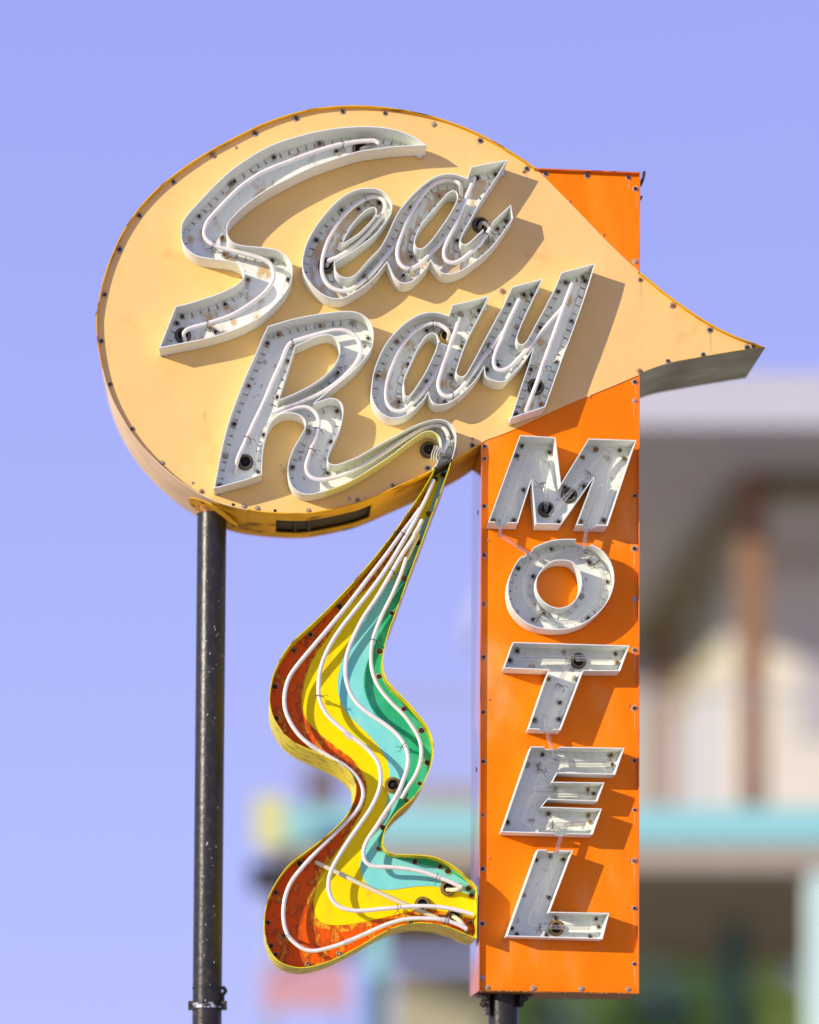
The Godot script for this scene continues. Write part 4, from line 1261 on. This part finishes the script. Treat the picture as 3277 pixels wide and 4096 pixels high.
# ---------------------------------------------------------------- what stands behind
func span(parent: Node, called: String, m: Material, x0: float, y0: float, x1: float, y1: float, z_front: float, z_back: float) -> MeshInstance3D:
	# box whose front face covers the measured rectangle at depth z_front
	var a := at(x0, y1, z_front)
	var b := at(x1, y0, z_front)
	var s := st()
	var org: Vector3 = parent.position if parent is Node3D else Vector3.ZERO
	box(s, Vector3(a.x, maxf(a.y, 0.0), z_back) - org, Vector3(b.x, b.y, z_front) - org)
	return obj(called, s, m, parent)

func build_background() -> void:
	var zf := -7.6
	var stucco := skin(noise(101, 0.02, [[0.0, lin(0.74, 0.69, 0.55)], [0.5, lin(0.84, 0.79, 0.64)], [1.0, lin(0.86, 0.82, 0.69)]]), Vector3(0.5, 0.5, 0.5), 0.8)
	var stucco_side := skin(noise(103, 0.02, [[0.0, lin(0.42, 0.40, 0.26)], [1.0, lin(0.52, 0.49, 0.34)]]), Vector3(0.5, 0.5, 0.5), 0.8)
	var grey := skin(noise(107, 0.02, [[0.0, lin(0.50, 0.50, 0.50)], [1.0, lin(0.62, 0.62, 0.62)]]), Vector3(0.5, 0.5, 0.5), 0.7)
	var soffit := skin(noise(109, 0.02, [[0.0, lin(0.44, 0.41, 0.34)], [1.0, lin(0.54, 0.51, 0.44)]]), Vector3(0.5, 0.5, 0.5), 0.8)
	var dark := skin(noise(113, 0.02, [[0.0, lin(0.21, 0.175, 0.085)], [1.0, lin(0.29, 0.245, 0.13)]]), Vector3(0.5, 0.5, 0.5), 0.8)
	var wood := skin(noise(127, 0.02, [[0.0, lin(0.25, 0.14, 0.07)], [1.0, lin(0.34, 0.20, 0.11)]]), Vector3(0.6, 0.2, 0.6), 0.7)
	var aqua := mat(lin(0.29, 0.64, 0.60), 0.6)
	var mint := mat(lin(0.62, 0.82, 0.74), 0.6)
	var teal := mat(lin(0.03, 0.14, 0.11), 0.6)
	var b := base("motel_building", at(2900, 5200, -9.0) * Vector3(1, 0, 1), "two-storey motel building with deep eaves and a turquoise balcony edge, out of focus", "building")
	# upper storey
	var rx0 := 2300.0
	span(b, "roof_fascia", grey, rx0, 1490, 4300, 1700, zf, zf - 0.12)
	var c0 := at(rx0, 1700, zf)
	var c1 := at(4300, 1700, zf)
	var org := b.position
	var s := st()
	box(s, Vector3(c0.x, c0.y + 0.005, -16.0) - org, Vector3(c1.x, c0.y + 0.10, zf - 0.121) - org)
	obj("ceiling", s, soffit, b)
	s = st()
	box(s, Vector3(c0.x, c0.y + 0.101, -16.0) - org, Vector3(c1.x, at(0, 1490, zf).y - 0.01, zf - 0.121) - org)
	obj("roof", s, grey, b)
	var floor_y := at(0, 3215, zf).y
	for q in [[2976, 3070, -8.9], [3900, 3994, -8.9], [2635, 2735, -14.4]]:
		var x0 := at(q[0], 0, q[2]).x
		var x1 := at(q[1], 0, q[2]).x
		s = st()
		box(s, Vector3(x0, floor_y, q[2] - 0.25) - org, Vector3(x1, c0.y, q[2]) - org)
		obj("post", s, wood, b)
	# beams that tie the posts
	var bx0 := at(2970, 0, -8.9).x
	s = st()
	box(s, Vector3(bx0 + 0.01, c0.y - 0.22, -15.0) - org, Vector3(bx0 + 0.25, c0.y + 0.003, -9.152) - org)
	obj("tie_beam", s, dark, b)
	s = st()
	box(s, Vector3(bx0 + 0.274, c0.y - 0.22, -9.1) - org, Vector3(c1.x, c0.y + 0.003, -8.93) - org)
	obj("tie_beam", s, dark, b)
	# walls of the rooms
	var wz := -11.9
	var wx := at(2905, 0, wz).x
	s = st()
	box(s, Vector3(wx + 0.003, floor_y, wz - 0.2) - org, Vector3(c1.x, c0.y, wz) - org)
	obj("wall", s, stucco, b)
	s = st()
	box(s, Vector3(wx, floor_y, -15.0) - org, Vector3(wx + 0.2, c0.y, wz - 0.203) - org)
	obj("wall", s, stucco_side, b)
	s = st()
	box(s, Vector3(c0.x + 0.1, floor_y, -15.2) - org, Vector3(wx + 0.2, c0.y, -15.003) - org)
	obj("wall", s, grey, b)
	# window and door of the nearest room
	var w0 := at(3170, 2600, wz)
	var w1 := at(3420, 2950, wz)
	s = st()
	box(s, Vector3(w0.x, w1.y, wz + 0.002) - org, Vector3(w1.x, w0.y, wz + 0.06) - org)
	var win := obj("window", s, grey, b)
	s = st()
	box(s, Vector3(w0.x + 0.08, w1.y + 0.08, wz + 0.061) - org, Vector3(w1.x - 0.08, w0.y - 0.08, wz + 0.07) - org)
	obj("pane", s, mat(lin(0.55, 0.52, 0.50), 0.2), win)
	span(b, "window_head", stucco, 3120, 2545, 3460, 2598, wz + 0.14, wz + 0.002)
	# doors along the side wall
	for i in 2:
		s = st()
		var dz := -12.6 - i * 1.3
		box(s, Vector3(wx - 0.05, floor_y + 0.003, dz - 0.45) - org, Vector3(wx - 0.002, floor_y + 2.1, dz + 0.45) - org)
		var dr := obj("door", s, mat(lin(0.55, 0.56, 0.60), 0.5), b)
		s = st()
		box(s, Vector3(wx - 0.09, floor_y + 1.0, dz + 0.30) - org, Vector3(wx - 0.051, floor_y + 1.06, dz + 0.36) - org)
		obj("handle", s, M.silver, dr)
	# balcony railing
	var rail := mat(lin(0.42, 0.42, 0.40), 0.5)
	var rl0 := at(1130, 0, zf).x
	s = st()
	box(s, Vector3(rl0, floor_y + 0.95, zf - 0.12) - org, Vector3(c1.x, floor_y + 0.98, zf - 0.08) - org)
	var rg := obj("railing", s, rail, b)
	var bl := BoxMesh.new()
	bl.size = Vector3(0.013, 0.94, 0.013)
	for i in 36:
		var bo := obj("baluster", bl, rail, rg)
		bo.position = Vector3(rl0 + 0.06 + i * 0.145, floor_y + 0.475, zf - 0.095) - org
	# balcony slab
	span(b, "balcony_edge", aqua, 1115, 3225, 4300, 3370, zf, zf - 0.15)
	var e0 := at(1115, 3370, zf)
	s = st()
	box(s, Vector3(e0.x, e0.y + 0.06, -16.0) - org, Vector3(c1.x, floor_y - 0.004, zf - 0.151) - org)
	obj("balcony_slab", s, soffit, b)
	span(b, "beam", skin(noise(131, 0.02, [[0.0, lin(0.40, 0.34, 0.25)], [1.0, lin(0.48, 0.42, 0.33)]]), Vector3(0.5, 0.5, 0.5), 0.8), 1200, 3375, 4300, 3475, zf - 0.05, zf - 0.35)
	s = st()
	box(s, Vector3(at(1200, 0, zf).x, at(0, 3475, zf).y, -16.0) - org, Vector3(c1.x, e0.y + 0.055, zf - 0.353) - org)
	obj("carport_ceiling", s, dark, b)
	# columns of the carport
	for q in [[1468, 1545, -7.7], [3248, 3380, -7.7]]:
		var x0 := at(q[0], 0, q[2]).x
		var x1 := at(q[1], 0, q[2]).x
		s = st()
		box(s, Vector3(x0, 0, q[2] - 0.18) - org, Vector3(x1, at(0, 3475, zf).y, q[2]) - org)
		obj("column", s, aqua if q[0] < 2000 else mint, b)
	for q in [[2905, 2990, -12.0]]:
		var x0 := at(q[0], 0, q[2]).x
		var x1 := at(q[1], 0, q[2]).x
		s = st()
		box(s, Vector3(x0, 0, q[2] - 0.2) - org, Vector3(x1, at(0, 3475, zf).y, q[2]) - org)
		obj("column", s, teal, b)
	# low back wall seen through the carport
	s = st()
	box(s, Vector3(at(1560, 0, -15).x, 0, -15.2) - org, Vector3(at(1960, 0, -15).x, at(0, 3860, -15).y, -15.0) - org)
	obj("garden_wall", s, mat(lin(0.46, 0.44, 0.30), 0.8), b)
	s = st()
	box(s, Vector3(at(2590, 0, -15.6).x, at(0, 3860, -15.6).y, -15.9) - org, Vector3(c1.x, at(0, 3475, zf).y, -15.6) - org)
	obj("lintel", s, dark, b)
	# things on and beside the balcony
	var u := base("roof_unit", at(1290, 3220, -8.3), "dark mauve equipment box on the balcony, left of the wave, blurred", "box")
	u.position.y = floor_y
	s = st()
	box(s, Vector3(-0.16, 0, -0.3), Vector3(0.16, 0.42, 0))
	obj("body", s, mat(lin(0.16, 0.13, 0.15), 0.7), u)
	s = st()
	box(s, Vector3(-0.19, 0.421, -0.33), Vector3(0.19, 0.46, 0.03))
	obj("lid", s, mat(lin(0.22, 0.19, 0.21), 0.7), u)
	var pw := base("parapet", at(1760, 3220, -8.4), "low grey parapet on the balcony just left of the column, blurred", "wall")
	pw.position.y = floor_y
	s = st()
	box(s, Vector3(-0.25, 0, -0.2), Vector3(0.9, 0.27, 0))
	obj("wall", s, soffit, pw)
	s = st()
	box(s, Vector3(-0.28, 0.271, -0.23), Vector3(0.93, 0.31, 0.03))
	obj("coping", s, grey, pw)
	# yellow board on a post
	var y0 := at(1078, 3180, -7.2)
	var yb := base("yellow_board", Vector3(y0.x, 0, -7.2), "small yellow board on a post at the balcony's left end, blurred", "sign")
	s = st()
	var yl := at(1015, 3390, -7.2) - yb.position
	var yh := at(1140, 3180, -7.2) - yb.position
	box(s, Vector3(yl.x, yl.y, -0.06), Vector3(yh.x, yh.y, 0))
	obj("board", s, mat(lin(0.68, 0.68, 0.26), 0.6), yb)
	s = st()
	box(s, Vector3(yl.x - 0.03, yl.y - 0.36, -0.3), Vector3(yh.x + 0.10, yl.y - 0.12, -0.02))
	obj("lamp_box", s, mat(lin(0.02, 0.022, 0.02), 0.6), yb)
	s = st()
	sweep(s, [Vector3(0.02, yl.y + 0.02, -0.09), Vector3(0.02, yl.y * 0.5, -0.09), Vector3(0.02, 0, -0.09)], 0.025, 10, false, 1.0)
	obj("post", s, mat(lin(0.45, 0.46, 0.48), 0.5), yb)
	# red awning hung low on the left
	var r0 := at(1215, 3880, -7.0)
	var rb := base("red_awning", Vector3(r0.x, 0, -7.0), "faded red awning on two posts below the wave's tip, blurred", "awning")
	var rl := at(1050, 3990, -7.0) - rb.position
	var rh := at(1395, 3830, -7.0) - rb.position
	s = st()
	var red := mat(lin(0.62, 0.32, 0.30), 0.8)
	quad(s, Vector3(rl.x, rl.y, 0.0), Vector3(rh.x, rl.y, 0.0), Vector3(rh.x, rh.y, -0.5), Vector3(rl.x, rh.y, -0.5), Vector3(0, 0.7, 0.7), Vector3(0, 0.7, 0.7))
	quad(s, Vector3(rl.x, rl.y - 0.1, 0.0), Vector3(rh.x, rl.y - 0.1, 0.0), Vector3(rh.x, rl.y, 0.0), Vector3(rl.x, rl.y, 0.0), Vector3(0, 0, 1), Vector3(0, 0, 1))
	for x in [rl.x, rh.x]:
		tri(s, Vector3(x, rl.y, 0.0), Vector3(x, rh.y, -0.5), Vector3(x, rl.y, -0.5), Vector3(signf(x), 0, 0))
	obj("canopy", s, red, rb)
	for x in [rl.x + 0.04, rh.x - 0.04]:
		s = st()
		box(s, Vector3(x - 0.015, 0, -0.53), Vector3(x + 0.015, rh.y, -0.501))
		obj("post", s, M.silver, rb)
	# trees behind the carport
	for q in [["leafy green tree behind the column's foot, blurred", 2250, 3770, -24.0, 1.7, 11, lin(0.15, 0.26, 0.06)], ["mid green tree between the column and the dark teal post, blurred", 2690, 3760, -24.5, 1.6, 12, lin(0.11, 0.25, 0.06)], ["yellow-green tree right of the dark teal post, blurred", 3110, 3780, -24.0, 1.5, 13, lin(0.24, 0.33, 0.07)]]:
		tree(q[0], q[1], q[2], q[3], q[4], q[5], q[6])

func tree(label: String, x: float, y: float, z: float, rad: float, sd: int, col: Color) -> void:
	var t := at(x, y, z)
	var o := base("tree", Vector3(t.x, 0, z), label, "tree", "trees behind the carport")
	var s := st()
	var hgt := t.y
	for i in 5:
		var ang := TAU * i / 5.0
		sweep(s, [Vector3(0, hgt * 0.35, 0), Vector3(cos(ang) * rad * 0.3, hgt * 0.55, sin(ang) * rad * 0.3), Vector3(cos(ang) * rad * 0.6, hgt * 0.8, sin(ang) * rad * 0.6)], 0.035, 6, true, 0.3)
	sweep(s, [Vector3.ZERO, Vector3(0.02, hgt * 0.2, 0), Vector3(0, hgt * 0.45, 0.02)], 0.09, 8, false, 0.3)
	obj("trunk", s, M.iron, o)
	var r := RandomNumberGenerator.new()
	r.seed = sd
	var c := st()
	var lobes := []
	for i in 14:
		var d := Vector3(r.randfn(), r.randfn() * 0.8, r.randfn()).normalized() * rad * r.randf_range(0.3, 0.8)
		lobes.append([Vector3(0, hgt - rad * 0.95, 0) + d, rad * r.randf_range(0.28, 0.5)])
	for i in 9000:
		var lb: Array = lobes[r.randi() % lobes.size()]
		var d := Vector3(r.randfn(), r.randfn(), r.randfn()).normalized()
		var p: Vector3 = lb[0] + d * lb[1] * pow(r.randf(), 0.4)
		p.y = minf(p.y, hgt)
		var a := Vector3(r.randfn(), r.randfn(), r.randfn()).normalized() * 0.085
		var b := a.cross(Vector3(r.randfn(), r.randfn(), r.randfn())).normalized() * 0.05
		var n := (a.cross(b).normalized() + d * 0.6 + Vector3(0, 0.4, 0)).normalized()
		tri(c, p - a, p + b, p + a, n)
		tri(c, p - a, p + a, p - b, n)
	var m := mat(col, 0.6)
	m.backlight_enabled = true
	m.backlight = col * 0.6
	obj("crown", c, m, o)

func build_ground() -> void:
	var s := st()
	quad(s, Vector3(-600, 0, 300), Vector3(600, 0, 300), Vector3(600, 0, -600), Vector3(-600, 0, -600), Vector3.UP, Vector3.UP)
	var g := obj("ground", s, skin(noise(151, 0.02, [[0.0, lin(0.50, 0.43, 0.32)], [1.0, lin(0.60, 0.53, 0.41)]]), Vector3(0.1, 0.1, 0.1), 0.9), self)
	tag(g, "", "", "", "structure")

# ---------------------------------------------------------------- scene
func _ready() -> void:
	rng.seed = 7
	# camera: level, square to the sign, lens shifted up
	var cam := Camera3D.new()
	cam.name = "camera"
	cam.projection = Camera3D.PROJECTION_FRUSTUM
	cam.near = 0.1
	cam.far = 2000.0
	cam.size = 0.1 * 4096.0 / F
	cam.frustum_offset = Vector2((1638.5 - PX) / F, (PY - 2048.0) / F) * 0.1
	cam.position = Vector3(0, EYE_Y, EYE)
	var ca := CameraAttributesPhysical.new()
	ca.frustum_near = 0.1
	ca.frustum_far = 2000.0
	ca.frustum_focal_length = 300.0
	ca.exposure_aperture = 0.300 / 0.40
	ca.frustum_focus_distance = EYE - 0.05
	cam.attributes = ca
	add_child(cam)
	cam.current = true
	# sky
	var env := Environment.new()
	env.background_mode = Environment.BG_SKY
	var sky := Sky.new()
	var sm := ProceduralSkyMaterial.new()
	sm.sky_top_color = lin(0.17, 0.20, 0.585)
	sm.sky_horizon_color = lin(0.345, 0.38, 0.685)
	sm.sky_curve = 0.4
	sm.ground_bottom_color = lin(0.2, 0.18, 0.16)
	sm.ground_horizon_color = lin(0.4, 0.4, 0.5)
	sm.sun_angle_max = 1.0
	sky.sky_material = sm
	env.sky = sky
	env.tonemap_mode = Environment.TONE_MAPPER_LINEAR
	env.tonemap_exposure = 1.5
	env.sdfgi_enabled = true
	env.ssao_enabled = true
	env.ssil_enabled = true
	var we := WorldEnvironment.new()
	we.name = "world"
	we.environment = env
	add_child(we)
	# sun: low, from the left and in front of the sign, as the letters' shadows show
	var sun := DirectionalLight3D.new()
	sun.name = "sun"
	sun.light_energy = 1.0
	sun.light_color = Color(1.0, 0.955, 0.88)
	sun.light_angular_distance = 0.5
	sun.shadow_enabled = true
	sun.look_at_from_position(Vector3.ZERO, Vector3(0.169, -0.057, -0.110))
	add_child(sun)
	make_materials()
	M.strap = skin(noise(157, 0.02, [[0.0, lin(0.02, 0.02, 0.02)], [0.50, lin(0.03, 0.03, 0.03)], [0.53, lin(0.62, 0.64, 0.66)], [1.0, lin(0.75, 0.77, 0.78)]], 256, 4), Vector3(5, 5, 5), 0.4)
	build_ground()
	sign_root = base("motel_sign", Vector3.ZERO, "vintage motel sign: round cream cabinet, orange column, striped neon wave and white channel letters", "sign")
	build_cabinets()
	build_letters()
	build_wave()
	build_poles()
	build_background()
